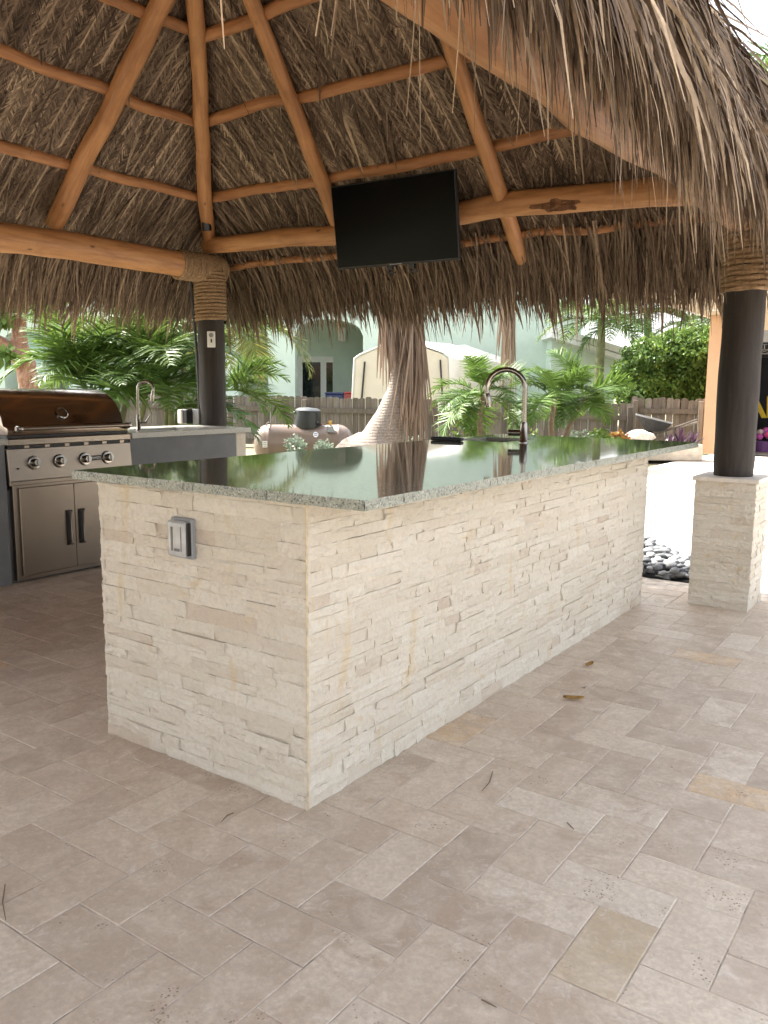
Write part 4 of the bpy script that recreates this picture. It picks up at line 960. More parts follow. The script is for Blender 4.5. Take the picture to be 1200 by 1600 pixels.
# skirt: long dry strips hanging against the trunk
def skirt(n, x0, x1, y0, ybot, D, name, parent, wd=(0.008, 0.02)):
    x = RNG.uniform(x0, x1, n); P = np.array([pt(a, y0+RNG.uniform(-60, 30), D-RNG.uniform(-.22, .22)) for a in x])
    u = (x-x0)/(x1-x0); yb = np.array([ybot(a) for a in u])*1.0
    L = np.maximum(0.2, (yb-y0)*D/1300)*RNG.uniform(.55, 1.05, n)
    Dd = np.stack([RNG.normal(0.0, .06, n), RNG.normal(0, .06, n), np.full(n, -1.0)], 1) + np.outer(0.10*(0.72-u), RH)
    return strands(P, unit(Dd), L, RNG.uniform(*wd, n), 5, 0.5, np.clip(RNG.normal(.45, .2, n), 0, 1), 0.2, 0.18, np.tile(FH, (n, 1))+RNG.normal(0, .6, (n, 3)))
V, F, T = join_arrays([skirt(420, 594, 660, 470, lambda u: 585 if u < .3 else (548 if u < .64 else 700), 10.75, 'skirt', co), skirt(160, 630, 660, 520, lambda u: 700, 10.8, 'skirt', co, (0.006, 0.015))])
tag(mobj('dead_frond_skirt', np_mesh('dead_frond_skirt', V, F, T), DRY, co), kind='stuff')
# a second dead frond hanging behind the tap
V, F, T = skirt(90, 784, 806, 460, lambda u: 612, 14.5, 'x', None, (0.008, 0.02))
dfb = MB().tube([pt(795, 380, 14.5), pt(795, 470, 14.5), pt(794, 560, 14.5)], [0.03, 0.02, 0.008], 8)
df = thing('hanging_dead_frond', 'dry brown palm frond hanging from the thatch edge behind the tap', 'frond', pt(794, 600, 14.5))
mobj('leaflets', np_mesh('leaflets', V, F, T), DRY, df); dfb.build('stalk', BROWN, df, smooth=True)

def leaf_cloud(centre, radii, n, size, seed, flat=0.0, shell=0.55):
    rr = np.random.default_rng(seed); d = unit(rr.normal(size=(n, 3))); rad = rr.uniform(shell, 1.0, n)**0.6
    lump = np.array([0.8+0.35*noise.noise(Vector(v*2.2)+Vector((seed, 0, 0))) for v in d])
    P = np.array(centre)+d*(rad*lump)[:, None]*np.array(radii)
    ax = unit(rr.normal(size=(n, 3))+d*0.6+np.array([0, 0, -.25])); hint = unit(d+rr.normal(0, .6, (n, 3))); Ls = rr.uniform(.7, 1.3, n)*size
    tint = np.clip(0.35+0.3*(d[:, 2])+rr.normal(0, .22, n), 0, 1)
    K = 3; Pk = np.stack([P, P+ax*(Ls/2)[:, None], P+ax*Ls[:, None]-np.array([0, 0, 1])*(Ls*.12)[:, None]], 1)
    s_ = unit(np.cross(ax, hint)); S = np.repeat(s_[:, None, :], K, 1); Wd = np.stack([Ls*.10, Ls*.30, Ls*.04], 1)
    return ribbon_arrays(Pk, S, Wd, tint)
def bush(name, label, base, clouds, mat, seed, group=None, cat='bush', stem=True):
    t = thing(name, label, cat, base, group)
    A = join_arrays([leaf_cloud(c, r, n, s_, seed+i) for i, (c, r, n, s_) in enumerate(clouds)])
    mobj('foliage', np_mesh('foliage', *A), mat, t)
    if stem:
        mb = MB()
        for i, (c, r, n, s_) in enumerate(clouds[:5]): mb.tube([Vector(base)+Vector((0.05*i, 0, 0)), Vector(base).lerp(Vector(c), .5)+Vector((.04, .03, 0)), c], [0.03, 0.022, 0.01], 6)
        mb.build('stem', BROWN, t)
    return t
# clipped hedge behind the right hand fence
cl = []
for x, y, rx in ((985, 590, .62), (1015, 560, .75), (1045, 572, .8), (1060, 545, .7), (1085, 560, .75), (1090, 600, .8), (1030, 605, .8), (1000, 615, .7), (1110, 540, .8), (1125, 590, .8), (1065, 610, .8)):
    cl.append((pt(x, y, 19.6+random.uniform(-.3, .3)), (rx, rx*.9, rx*.85), 2600, 0.088))
bush('hedge_bush', 'rounded bright green hedge bush behind the right hand fence', ground(1045, 19.6), cl, LEAFB, 200)
for x, y, D, r, nm, lab, mt_, n, s_ in ((462, 695, 12.4, .16, 'silver_shrub', 'small silver green shrub in front of the gas tank under its label', LEAFS, 240, .05), (505, 700, 12.0, .14, 'silver_shrub', 'small silver green shrub under the gas tank valve', LEAFS, 200, .05),
        (648, 692, 11.6, .12, 'silver_shrub', 'little silver shrub at the foot of the coconut palm', LEAFS, 160, .05), (725, 678, 13.6, .22, 'weedy_plant', 'loose green weeds along the fence left of the tap palm', LEAFB, 180, .06),
        (905, 690, 14.2, .26, 'silver_shrub', 'loose silver shrub between the fence palms', LEAFS, 260, .07), (935, 692, 14.6, .30, 'leafy_shrub', 'low leafy shrub beside the orange croton', LEAFB, 300, .09),
        (968, 688, 15.0, .17, 'croton', 'small orange croton beside the white rock', LEAFO, 160, .1), (830, 690, 13.6, .2, 'weedy_plant', 'loose green weeds under the two stemmed palm', LEAFB, 160, .06)):
    c = pt(x, y, D); g = Vector((c[0], c[1], 0)); rz = max(r, (c[2]+r)/2)
    bush(nm, lab, g, [((c[0], c[1], max(c[2], 0.1)), (r*1.2, r*1.2, r), n, s_), ((c[0]+.1, c[1], max(c[2]*.6, .05)), (r, r, r*.7), n//2, s_)], mt_, int(x), 'low planting along the fence', 'plant')
def spiky(name, label, base, n, L, wd, mat, seed, group=None):
    rr = np.random.default_rng(seed); t = thing(name, label, 'plant', base, group); az = rr.uniform(0, 6.28, n); el = rr.uniform(.5, 1.45, n)
    D = np.stack([np.cos(az)*np.cos(el), np.sin(az)*np.cos(el), np.sin(el)], 1); P = np.array(base)+D*0.02
    A = strands(P, D, rr.uniform(.7, 1.1, n)*L, np.full(n, wd), 4, 0.3, np.clip(rr.normal(.5, .25, n), 0, 1), .08, .1, np.stack([-np.sin(az), np.cos(az), 0*az], 1)*0.2+np.array([0, 0, 1.]))
    mobj('leaves', np_mesh('leaves', *A), mat, t); MB().lathe([(0, -.02), (.035, -.02), (.025, .05), (0, .06)], 10, Matrix.Translation(Vector(base))).build('stem', BROWN, t); return t

# ================================================================== fence
FENCE = NT('weathered_fence_wood'); _r = FENCE.rnd(False); _v = FENCE.coord('Object', (1, 1, 0.08), off=FENCE.n('CombineXYZ', {0: FENCE.math('MULTIPLY', _r, 20), 1: 0.0, 2: FENCE.math('MULTIPLY', _r, 7)}).outputs[0])
_g = FENCE.noise(_v, 30, 6, 0.65)
FENCE.set(Base_Color=FENCE.mix(FENCE.ramp(FENCE.noise(FENCE.coord('Position'), 4, 5, 0.7), [(0.45, 0.0), (0.65, 0.5)]), FENCE.ramp(FENCE.math('ADD', FENCE.math('MULTIPLY', _g, 0.7), FENCE.math('MULTIPLY', _r, 0.3)), [(0.25, (0.06, 0.048, 0.037)), (0.5, (0.135, 0.112, 0.09)), (0.75, (0.24, 0.21, 0.178))]), (0.11, 0.088, 0.068)), Roughness=0.9, Normal=FENCE.bump(_g, 0.5, 0.01))
def picket_mesh(k):
    w, t, c = 0.068, 0.009, 0.022; poly = [(-w, 0), (w, 0), (w, 1-c), (w-c*1.5, 1), (-w+c*1.5, 1), (-w, 1-c)]
    me = MB().prism([(x, -t, z) for x, z in poly], (0, 2*t, 0)).mesh('picket'); me.materials.append(FENCE.m); return me
PK = picket_mesh(0)
def fence(label, x0, D0, y0, x1, D1, y1, posts, seed):
    rr = random.Random(seed); a, b = Vector(at(x0, y0, D0)), Vector(at(x1, y1, D1)); d = b-a; L = math.hypot(d.x, d.y); u = Vector((d.x, d.y, 0)).normalized(); nrm_ = Vector((u.y, -u.x, 0))
    t = thing('picket_fence', label, 'fence', (a.x, a.y, 0)); n = int(L/0.145); rz = math.atan2(u.y, u.x)
    for i in range(n+1):
        f_ = i/n; p = a+d*f_; h = p.z+rr.gauss(0, .012)
        mobj('picket', PK, None, t, Matrix.Translation((p.x, p.y, 0)) @ Matrix.Rotation(rz+rr.gauss(0, .02), 4, 'Z') @ Matrix.Rotation(rr.gauss(0, .006), 4, 'Y') @ Matrix.Diagonal((rr.uniform(.97, 1.02), 1, h, 1)))
    for dz in (-0.28, -0.9):
        mb = MB(); q = 0.03; vs = []
        for p in (a, b):
            c = Vector((p.x, p.y, p.z+dz))+nrm_*0.036
            vs += [c+nrm_*q*s1+Vector((0, 0, 0.05*s2)) for s1, s2 in ((-.8, -1), (.8, -1), (.8, 1), (-.8, 1))]
        mb.add(vs, [(0, 1, 2, 3), (7, 6, 5, 4)]+[(i, 4+i, 4+(i+1) % 4, (i+1) % 4) for i in range(4)]).build('rail', FENCE.m, t)
    for f_ in posts:
        p = a+d*f_+nrm_*0.11; MB().box((-.05, -.05, 0), (.05, .05, p.z-0.06)).build('fence_post', FENCE.m, t, bevel=0.006, M=Matrix.Translation((p.x, p.y, 0)) @ Matrix.Rotation(rz, 4, 'Z'))
    return t
fence('long weathered grey picket fence running behind the gas tank and palms', -70, 20.5, 608, 985, 16.6, 631, [i/7 for i in range(8)], 1)
fence('short darker picket fence below the leafy hedge beside the peach house', 992, 18.2, 621, 1140, 17.4, 623, [0.02, 0.72], 2)

# ================================================================== gas tank
TANK = simple('tan_tank_paint', (0.19, 0.135, 0.105), 0.33, var=0.12, scale=4, coat=0.2, kind='Position')
tc = Vector(at(475, 690, 13.6)); tc.z = 0.345
tk = thing('propane_tank', 'tan horizontal gas tank with black dome in front of the fence', 'gas tank', (tc.x, tc.y, 0))
MA = Matrix.Translation(tc) @ Matrix.Rotation(YAW+R_(6), 4, 'Z') @ Matrix.Rotation(R_(90), 4, 'Y')
rT, hl = 0.315, 0.815; prof = [(0.0, -hl)]
for k in range(1, 9):
    a = math.pi/2*k/8; prof.append((rT*math.sin(a), -hl+0.24*(1-math.cos(a))))
prof += [(rT+0.004, -hl+0.245), (rT+0.004, -hl+0.27), (rT, -hl+0.275)]; prof += [(r, -z) for r, z in reversed(prof)]
sh = MB().lathe(prof, 40, MA).build('shell', TANK, tk, smooth=True)
uT = Vector(MA.col[2][:3]); vT = Vector((uT.y, -uT.x, 0)); vT = vT if vT.dot(Vector(FH)) < 0 else -vT
def onT(s_, a): return tc+uT*s_+vT*(rT*math.cos(a))+Vector((0, 0, rT*math.sin(a)))
dm = MB().lathe([(0, 0), (0.215, 0), (0.222, 0.04), (0.205, 0.26), (0.212, 0.265), (0.208, 0.285), (0.15, 0.315), (0, 0.33)], 30, Matrix.Translation(tc+uT*0.06+Vector((0, 0, rT-0.05))) @ Matrix.Rotation(R_(3), 4, 'Y')).build('dome', simple('dark_green_dome', (0.022, 0.026, 0.028), 0.42, bump=0.1), tk, smooth=True)
p = tc+uT*0.06+Vector((0, 0, rT+0.19))
MB().tube([p-uT*0.205-vT*.05, p-uT*0.26, p-uT*0.205+vT*.07], 0.022, 8).build('hinge', BLACK, dm)
MB().lathe([(0, 0), (0.035, 0), (0.03, 0.05), (0, 0.05)], 12, Matrix.Translation(p+uT*0.16+vT*0.135+Vector((0, 0, -.16))) @ Matrix.Rotation(R_(90), 4, 'X')).build('dome_opening', BLACK, dm)
for s_ in (-0.5, 0.5):
    MB().box((-0.06, -0.2, 0), (0.06, 0.2, 0.09)).build('foot', TANK, tk, M=Matrix.Translation((tc.x, tc.y, 0)) @ Matrix.Rotation(YAW+R_(6), 4, 'Z') @ Matrix.Translation((s_, 0, 0)))
q = onT(0.42, 0.75); rg = MB().lathe([(0, -.04), (.055, -.04), (.06, 0), (.055, .05), (.02, .07), (0, .07)], 16, Matrix.Translation(q+Vector((0, 0, .03)))).tube([q+uT*.03, q+uT*.09+vT*.02], .022, 10).build('regulator', GREYP, tk, smooth=True)
MB().tube([q+Vector((0, 0, .1)), q+Vector((0, 0, .17))], [.025, .035], 10).build('brass_valve', simple('brass', (0.55, 0.36, 0.12), 0.35, 1.0), rg)
q = onT(0.42, .9); MB().tube([tc+uT*.22+Vector((0, 0, rT+.02)), tc+uT*.32+vT*.1+Vector((0, 0, rT+.0)), q+Vector((0, 0, .12))], .01, 8).build('copper_line', simple('copper', (0.5, 0.3, 0.18), .4, 1.0), tk)
q = onT(-0.56, 0.95); MB().tube([q+vT*.01+Vector((0, 0, .05)) + (uT*math.cos(a)*.035+Vector((0, 0, math.sin(a)*.05))) for a in np.linspace(0, 6.28, 14)], .008, 6).build('lifting_lug', TANK, tk)
def tank_decal(name, s_, a, w, h, mat, oval=False):
    c = onT(s_, a)*1.0; n = (vT*math.cos(a)+Vector((0, 0, math.sin(a)))); up_ = (-vT*math.sin(a)+Vector((0, 0, math.cos(a))))
    k = 18 if oval else 4; poly = []
    for i in range(k):
        t = 2*math.pi*i/k + (0 if oval else math.pi/4); r = 1 if oval else 1.414
        poly.append(c+n*0.004+uT*(w/2*r*math.cos(t))+up_*(h/2*r*math.sin(t)))
    return MB().prism(poly, n*0.002).build(name, mat, tk), c, n, up_
BLUEINK = simple('blue_ink', (0.08, 0.12, 0.35), 0.5)
o, c, n, u2 = tank_decal('oval_sticker', 0.185, 0.55, 0.085, 0.10, WHITE, True)
for dz in (.018, -.012): MB().prism([c+n*.0065+uT*(sx*.026)+u2*(dz+sy*.006) for sx, sy in ((-1, -1), (1, -1), (1, 1), (-1, 1))], n*.0008).build('sticker_print', BLUEINK, o)
o, c, n, u2 = tank_decal('square_label', -0.62, 0.05, 0.075, 0.10, WHITE)
for dz in (.028, .0, -.03): MB().prism([c+n*.0065+uT*(sx*.027)+u2*(dz+sy*.007) for sx, sy in ((-1, -1), (1, -1), (1, 1), (-1, 1))], n*.0008).build('label_print', GREYP, o)

# ================================================================== green house beyond the fence
GREENW = simple('pale_green_stucco', (0.56, 0.665, 0.57), 0.85, var=0.05, scale=3, bump=0.25, bscale=40, kind='Position')
BLUEW = simple('pale_blue_stucco', (0.50, 0.66, 0.72), 0.85, var=0.05, scale=3, kind='Position')
WHITEW = simple('white_painted_trim', (0.78, 0.79, 0.76), 0.6, var=0.04, kind='Position')
GLASS = simple('dark_window_glass', (0.012, 0.016, 0.018), 0.06, var=0.3)
HD = 26.0
def hu(x, y=600, D=HD): return float((at(x, y, D)-CAM)@RH)
def hz(x, y, D=HD): return float(at(x, y, D)[2])
def H(u, v, z): return Vector(CAM*np.array([1, 1, 0])+RH*u+FH*v+np.array([0, 0, z]))
ho = thing('green_house', 'pale green stucco house with arched porch behind the fence', 'house', H(hu(480), HD+2, 0))
def hbox(u0, u1, v0, v1, z0, z1, name, mat, parent=None, bevel=0):
    mb = MB(); vs = [H(u, v, z) for z in (z0, z1) for u, v in ((u0, v0), (u1, v0), (u1, v1), (u0, v1))]
    return mb.add(vs, [(0, 3, 2, 1), (4, 5, 6, 7), (0, 1, 5, 4), (1, 2, 6, 5), (2, 3, 7, 6), (3, 0, 4, 7)]).build(name, mat, parent, bevel=bevel)
ZT = 6.2
# front wall: solid piers and arched openings
mb = MB(); dp = 0.9
def wallseg(u0, u1, z0, z1):
    vs = [H(u, v, z) for z in (z0, z1) for u, v in ((u0, HD), (u1, HD), (u1, HD+dp), (u0, HD+dp))]
    mb.add(vs, [(0, 3, 2, 1), (4, 5, 6, 7), (0, 1, 5, 4), (1, 2, 6, 5), (2, 3, 7, 6), (3, 0, 4, 7)])
def arch(u0, u1, zs, zc, n=16):
    for i in range(n):
        a, b = i/n, (i+1)/n; f = lambda t: zs+(zc-zs)*math.sqrt(max(0, 1-(2*t-1)**2))**0.9
        ua, ub = u0+(u1-u0)*a, u0+(u1-u0)*b; za, zb_ = f(a), f(b)
        vs = [H(ua, HD, za), H(ub, HD, zb_), H(ub, HD, ZT), H(ua, HD, ZT), H(ua, HD+dp, za), H(ub, HD+dp, zb_), H(ub, HD+dp, ZT), H(ua, HD+dp, ZT)]
        mb.add(vs, [(0, 1, 2, 3), (7, 6, 5, 4), (0, 4, 5, 1), (3, 2, 6, 7)])
segs = [(hu(-120), hu(8)), ('a', hu(8), hu(108), hz(60, 535), hz(60, 514)), (hu(108), hu(122)), (hu(122), hu(200)), ('a', hu(200), hu(330), hz(260, 535), hz(260, 512)), (hu(330), hu(372)),
        ('a', hu(372), hu(419), hz(400, 520), hz(400, 508)), (hu(419), hu(461)), ('a', hu(461), hu(567), hz(510, 524), hz(510, 499)), (hu(567), hu(905))]
for q in segs:
    if q[0] == 'a': arch(*q[1:])
    else: wallseg(q[0], q[1], 0, ZT)
mb.build('front_wall', GREENW, ho)
hbox(hu(-120), hu(905), HD+3.4, HD+3.6, 0, ZT, 'porch_back_wall', GREENW, ho)
hbox(hu(-40), hu(118), HD+3.3, HD+3.395, 0, 3.6, 'blue_panel', BLUEW, ho)
hbox(hu(-120), hu(905), HD+dp+.01, HD+3.39, 3.5, 3.6, 'porch_ceiling', GREENW, ho)
hbox(hu(-130), hu(915), HD-0.4, HD+9, ZT, ZT+0.2, 'roof', WHITEW, ho)
# porch door
dD = HD+3.35; X0, X1, zt = hu(458, 600, dD), hu(521, 600, dD), hz(490, 557, dD)
dfm = hbox(X0, X1, dD-0.02, dD+0.04, 0, zt, 'door_frame', WHITEW, ho)
for a, b in ((473, 501), (510, 520)):
    hbox(hu(a, 600, dD), hu(b, 600, dD), dD-0.035, dD-0.021, 0.25, hz(490, 566, dD), 'pane', GLASS, dfm)
hbox(hu(461.5, 600, dD), hu(463, 600, dD), dD-0.035, dD-0.021, 0.05, hz(490, 566, dD), 'pane', GLASS, dfm)
hbox(hu(528, 600, dD), hu(541, 600, dD), dD-0.25, dD-0.02, hz(530, 534, dD), hz(530, 512, dD), 'wall_lantern', WHITEW, ho, bevel=0.02)
# balcony rail upstairs
br_ = MB()
for x in range(55, 108, 4): br_.tube([at(x, 492, HD-0.1), at(x, 466, HD-0.1)], 0.02, 6)
br_.tube([at(52, 492, HD-0.1), at(108, 492.5, HD-0.1)], 0.035, 6); br_.tube([at(52, 466, HD-0.1), at(108, 466.5, HD-0.1)], 0.035, 6)
br_.build('balcony_rail', WHITEW, ho)
ab = hbox(hu(62, 600, HD+2.2), hu(88, 600, HD+2.2), HD+2.2, HD+3.0, 0.25, hz(75, 584, HD+2.2), 'patio_cabinet', simple('beige_cabinet', (0.45, 0.42, 0.37), 0.7))
tag(ab, 'beige cabinet standing under the arch of the green house', 'cabinet')
for x0, x1, y, mt_, lab in ((508, 536, 613, simple('blue_tote', (0.02, 0.03, 0.09), 0.5), 'dark blue storage box on the porch of the green house'), (538, 551, 612, simple('red_tote', (0.28, 0.045, 0.04), 0.5), 'red storage box on the porch of the green house')):
    t_ = thing('storage_box', lab, 'box', H(hu((x0+x1)/2, 600, 25), 25.2, 0), 'storage boxes on the porch')
    hbox(hu(x0, 600, 25), hu(x1, 600, 25), 25.0, 25.5, 0, hz(x0, y+3, 25), 'body', mt_, t_, bevel=0.02); hbox(hu(x0-1, 600, 25), hu(x1+1, 600, 25), 24.97, 25.53, hz(x0, y+3, 25)+.002, hz(x0, y, 25), 'lid', mt_, t_, bevel=0.02)
# low wing with white roof edge
wg = thing('house_wing', 'low green wing with sloping white roof edge behind the fence palms', 'house wing', H(hu(905, 600, 24), 24.5, 0))
a0, a1 = Vector(at(862, 508, 24.5)), Vector(at(988, 547, 24.5))
MB().prism([a0, a1, a1+Vector((0, 0, -.20)), a0+Vector((0, 0, -.20))], Vector(FH)*4).build('roof', WHITEW, wg, bevel=0.01)
MB().prism([a0+Vector((0, 0, -.205)), a1+Vector((0, 0, -.205))-Vector(RH)*.1, a1+Vector((0, 0, -.34))-Vector(RH)*.1, a0+Vector((0, 0, -.34))], Vector(FH)*3.5).build('fascia', WHITEW, wg)
w0, w1 = at(862, 540, 25.2), at(962, 560, 25.2)
MB().prism([(w0[0], w0[1], 0), (w1[0], w1[1], 0), (w1[0], w1[1], a1.z-.25), (w0[0], w0[1], a0.z-.36)], Vector(FH)*3).build('wall', GREENW, wg)

# ================================================================== cream shelter tent
TENT = simple('cream_tarpaulin', (0.66, 0.60, 0.47), 0.55, var=0.05, scale=3, bump=0.5, bscale=4, kind='Position')
TENT_SUNLIT = simple('cream_tarpaulin_sunlit', (0.76, 0.74, 0.68), 0.5, var=0.04, scale=3, bump=0.5, bscale=4, kind='Position')  # same cream cloth, whitened to stand for sun on the roof
TD = 21.0
tn = thing('shelter_tent', 'cream portable shelter tent with peaked roof coloured sunlit white beside the green house', 'tent', H(hu(625, 600, TD), TD+1.5, 0))
ring = [(550, None), (556, 562), (565, 556), (625, 530), (690, 553), (700, 560), (706, None)]
pl = []
for x, y in ring:
    p = Vector(at(x, y or 600, TD)); p.z = 0 if y is None else p.z; pl.append(p)
bk = Vector(RH)*1.9+Vector(FH)*3.2
MB().prism(pl, bk*0.01).build('front_panel', TENT, tn)
cov = MB(); K = len(pl); rows = 7; vs = []
ctr = sum(pl, Vector())/K
for r in range(rows+1):
    f_ = r/rows; sag = 0.05*math.sin(math.pi*((f_*3) % 1))
    for p in pl:
        o_ = (p-ctr); o_.z *= 1; vs.append(p+Vector((o_.x, o_.y, 0))*0.02+bk*(f_*1.02-0.01)+Vector((0, 0, 0.03-sag if p.z > 0 else 0)))
cov.add(vs, [(r*K+i, r*K+i+1, (r+1)*K+i+1, (r+1)*K+i) for r in range(rows) for i in range(K-1)])
co_ = cov.build('cover', TENT_SUNLIT, tn, smooth=True); md = co_.modifiers.new('thick', 'SOLIDIFY'); md.thickness = 0.02
for xa, xb, yt in ((570, 563, 565), (688, 693, 562)):
    q0, q1 = Vector(at(xa, yt, TD-.03)), Vector(at(xb, 650, TD-.03))
    MB().tube([q0, q1], 0.022, 6).build('slit_shade', BLACK, tn)  # black tubes painting the dark inside of the front panel slits

# ================================================================== peach house with open garage
PEACH = simple('peach_stucco', (0.56, 0.345, 0.21), 0.85, var=0.05, scale=3, bump=0.2, bscale=40, kind='Position')
CREAM = simple('cream_soffit', (0.60, 0.51, 0.39), 0.7, var=0.04, kind='Position')
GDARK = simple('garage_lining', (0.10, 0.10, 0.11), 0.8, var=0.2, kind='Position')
ph = thing('peach_house', 'peach stucco house with open garage beyond the sunlit patio', 'house', (-1.5, 16, 0))
PX = -2.97; PY = 15.8
MB().box((PX, PY, 0), (PX+0.85, PY+0.45, 2.74)).build('pier', PEACH, ph)
MB().box((PX+0.85, PY+0.02, 2.42), (7, PY+0.44, 2.74)).build('door_header', CREAM, ph)
MB().box((PX+0.86, PY+0.1, 2.2), (7, PY+0.3, 2.415)).build('roller_door', GREYP, ph)
MB().box((PX, PY+0.455, 0), (PX+0.2, 21, 2.74)).build('side_wall', PEACH, ph)
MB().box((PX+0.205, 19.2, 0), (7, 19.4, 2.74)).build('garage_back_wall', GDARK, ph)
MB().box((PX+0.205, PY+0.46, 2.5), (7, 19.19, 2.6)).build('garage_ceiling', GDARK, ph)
MB().box((PX+0.205, PY+0.3, -0.01), (7, 19.19, 0.012)).build('garage_floor', simple('garage_concrete', (0.38, 0.37, 0.36), 0.8, kind='Position'), ph)
MB().box((PX-0.12, 11.5, 2.745), (8, 21.2, 2.78)).build('soffit', CREAM, ph)
MB().box((PX-0.2, 11.4, 2.74), (PX-0.121, 21.2, 2.96)).build('fascia', WHITEW, ph)
MB().prism([(PX-0.2, 11.4, 2.965), (8, 11.4, 2.965), (8, 21.2, 2.965), (PX-0.2, 21.2, 2.965)], (0, 0, 0.05)).build('roof', simple('roof_tiles', (0.45, 0.33, 0.25), 0.8, kind='Position'), ph)
pl_ = on_plane(1092, 476, 2, 2.744); MB().lathe([(0, 0), (0.11, 0), (0.10, 0.02), (0, 0.02)], 20, Matrix.Translation((PX+0.35, 14.6, 2.7235))).build('soffit_light', WHITEW, ph)
# things in the garage
YEL = simple('yellow_print', (0.75, 0.55, 0.04), 0.5); NAVY = simple('black_cloth', (0.008, 0.009, 0.014), 0.85)
def gy(x, y, Y): return Vector(on_plane(x, y, 1, Y))
bn = thing('printed_banner', 'black banner with big yellow letters hanging in the open garage', 'banner', gy(1190, 700, 17.6))
b0, b1 = gy(1138, 560, 17.6), gy(1225, 690, 17.6); MB().box((b0.x, 17.6, b1.z), (b1.x, 17.63, b0.z)).build('cloth', NAVY, bn)
tcn = gy(1192, 638, 17.59); text_mesh('banner_lettering', 'AE', 0.62, YEL, Matrix.Translation((tcn.x, 17.594, tcn.z)) @ Matrix.Rotation(R_(90), 4, 'X') @ Matrix.Rotation(R_(3), 4, 'Z'), bn, 0.002, 0.02)
hg = thing('wire_hanger', 'white wire hangers on a rail in the open garage', 'hanger', gy(1192, 600, 17.2)); hp = gy(1192, 545, 17.2)
for k in range(3):
    c = hp+Vector((k*0.08-.06, k*.05, 0)); MB().tube([c+Vector((0, 0, .08)), c, c+Vector((-.2, 0, -.1)), c+Vector((.2, 0, -.1)), c], 0.008, 6).build('hanger_wire', WHITE, hg)
MB().tube([hp+Vector((-.5, 0, .09)), hp+Vector((.9, 0, .09))], 0.012, 8).build('rail', GREYP, hg)
kt = thing('green_kite', 'green leaf shaped kite hung high in the open garage', 'kite', gy(1194, 535, 17.0)); kp = gy(1194, 530, 17.0)
MB().prism([kp+Vector((-.25, 0, -.02)), kp+Vector((-.05, 0, -.09)), kp+Vector((.3, 0, .0)), kp+Vector((.1, 0, .10)), kp+Vector((-.12, 0, .08))], (0, .01, 0)).build('sail', simple('kite_green', (0.10, 0.25, 0.03), 0.6), kt)
MB().tube([kp+Vector((-.25, -.008, -.02)), kp+Vector((.3, -.008, .0))], 0.006, 6).build('spar', YEL, kt)
toy = thing('toy_basket', 'basket of pink and purple toys on the garage floor', 'toys', (*gy(1192, 700, 16.9)[:2], 0.012)); tp = gy(1192, 690, 16.9)
MB().lathe([(0, 0), (.16, 0), (.2, .22), (.19, .22), (.15, .02), (0, .02)], 18, Matrix.Translation((tp.x, 16.9, 0.013))).build('basket', simple('purple_plastic', (0.15, 0.06, 0.2), .5), toy)
for k in range(7):
    bm_ = Matrix.Translation((tp.x+random.uniform(-.1, .1), 16.9+random.uniform(-.1, .1), .27+random.uniform(0, .2))); MB().lathe([(0, -.07), (.05, -.05), (.075, 0), (.05, .05), (0, .07)], 10, bm_).build('toy', simple('toy_%d' % k, random.choice([(.6, .08, .25), (.5, .1, .4), (.6, .5, .5), (.2, .1, .4)]), .5), toy, smooth=True)

# ================================================================== raised bed, wheelbarrow, pots by the peach house
EDGE = simple('pale_edging_stone', (0.50, 0.44, 0.37), 0.85, var=0.2, scale=9, bump=0.5, kind='Position')
pb = thing('raised_planter', 'low pale stone raised bed in front of the short fence', 'planter', ground(1040, 15.8))
u0, u1 = hu(950, 640, 15.2), hu(1096, 640, 15.2)
hbox(u0, u1, 15.0, 15.16, 0, 0.30, 'front_edging', EDGE, pb, bevel=0.015); hbox(u1-0.16, u1, 15.165, 16.6, 0, 0.30, 'side_edging', EDGE, pb, bevel=0.015)
hbox(u0, u1-0.165, 15.165, 17.0, 0, 0.25, 'soil', simple('planter_soil', (0.10, 0.075, 0.05), 0.95, bump=0.8, kind='Position'), pb)
for k in range(26):
    M = Matrix.Translation(H(random.uniform(u0+.5, u1-.2), random.uniform(15.18, 15.5), 0.27)) @ Matrix.Rotation(random.uniform(0, 6), 4, 'Z') @ Matrix.Diagonal((.05, .04, .03, 1)); me = PBM[k % 6]
    o = mobj('white_chip', me, None, pb, M)
def rock(name, label, c, r, mat, seed):
    bm = bmesh.new(); bmesh.ops.create_icosphere(bm, subdivisions=3, radius=1)
    for v in bm.verts:
        n = v.co.normalized(); v.co = Vector((n.x*r[0], n.y*r[1], n.z*r[2]))*(1+.28*noise.noise(n*1.6+Vector((seed, 0, 0)))+.1*noise.noise(n*4+Vector((seed, 3, 0))))
    me = bpy.data.meshes.new(name); bm.to_mesh(me); bm.free(); me.materials.append(mat); o = bpy.data.objects.new(name, me); o.matrix_basis = Matrix.Translation(c); return tag(link(o), label, 'rock')
rock('white_rock', 'rough white rock between the croton and the wheelbarrow', at(998, 683, 15.4), (.26, .2, .13), simple('coral_rock', (.62, .58, .52), .9, var=.2, scale=12, bump=.8, bscale=20), 4)
wb = thing('wheelbarrow', 'old dark wheelbarrow parked in the raised bed by the fence', 'wheelbarrow', H(hu(1030, 640, 16), 16.0, 0.25))
def hb(x, y, v): p = at(x, y, v); return Vector(p)
BARROW = simple('dark_barrow_steel', (0.045, 0.045, 0.045), 0.6, var=.4, scale=8, kind='Position')
va, vb = 15.75, 16.25; tr = MB()
top = [hb(994, 648, va), hb(1050, 662, va), hb(1050, 661, vb), hb(994, 647, vb)]; bot = [hb(1008, 672, va+.1), hb(1036, 676, va+.1), hb(1036, 675, vb-.1), hb(1008, 671, vb-.1)]
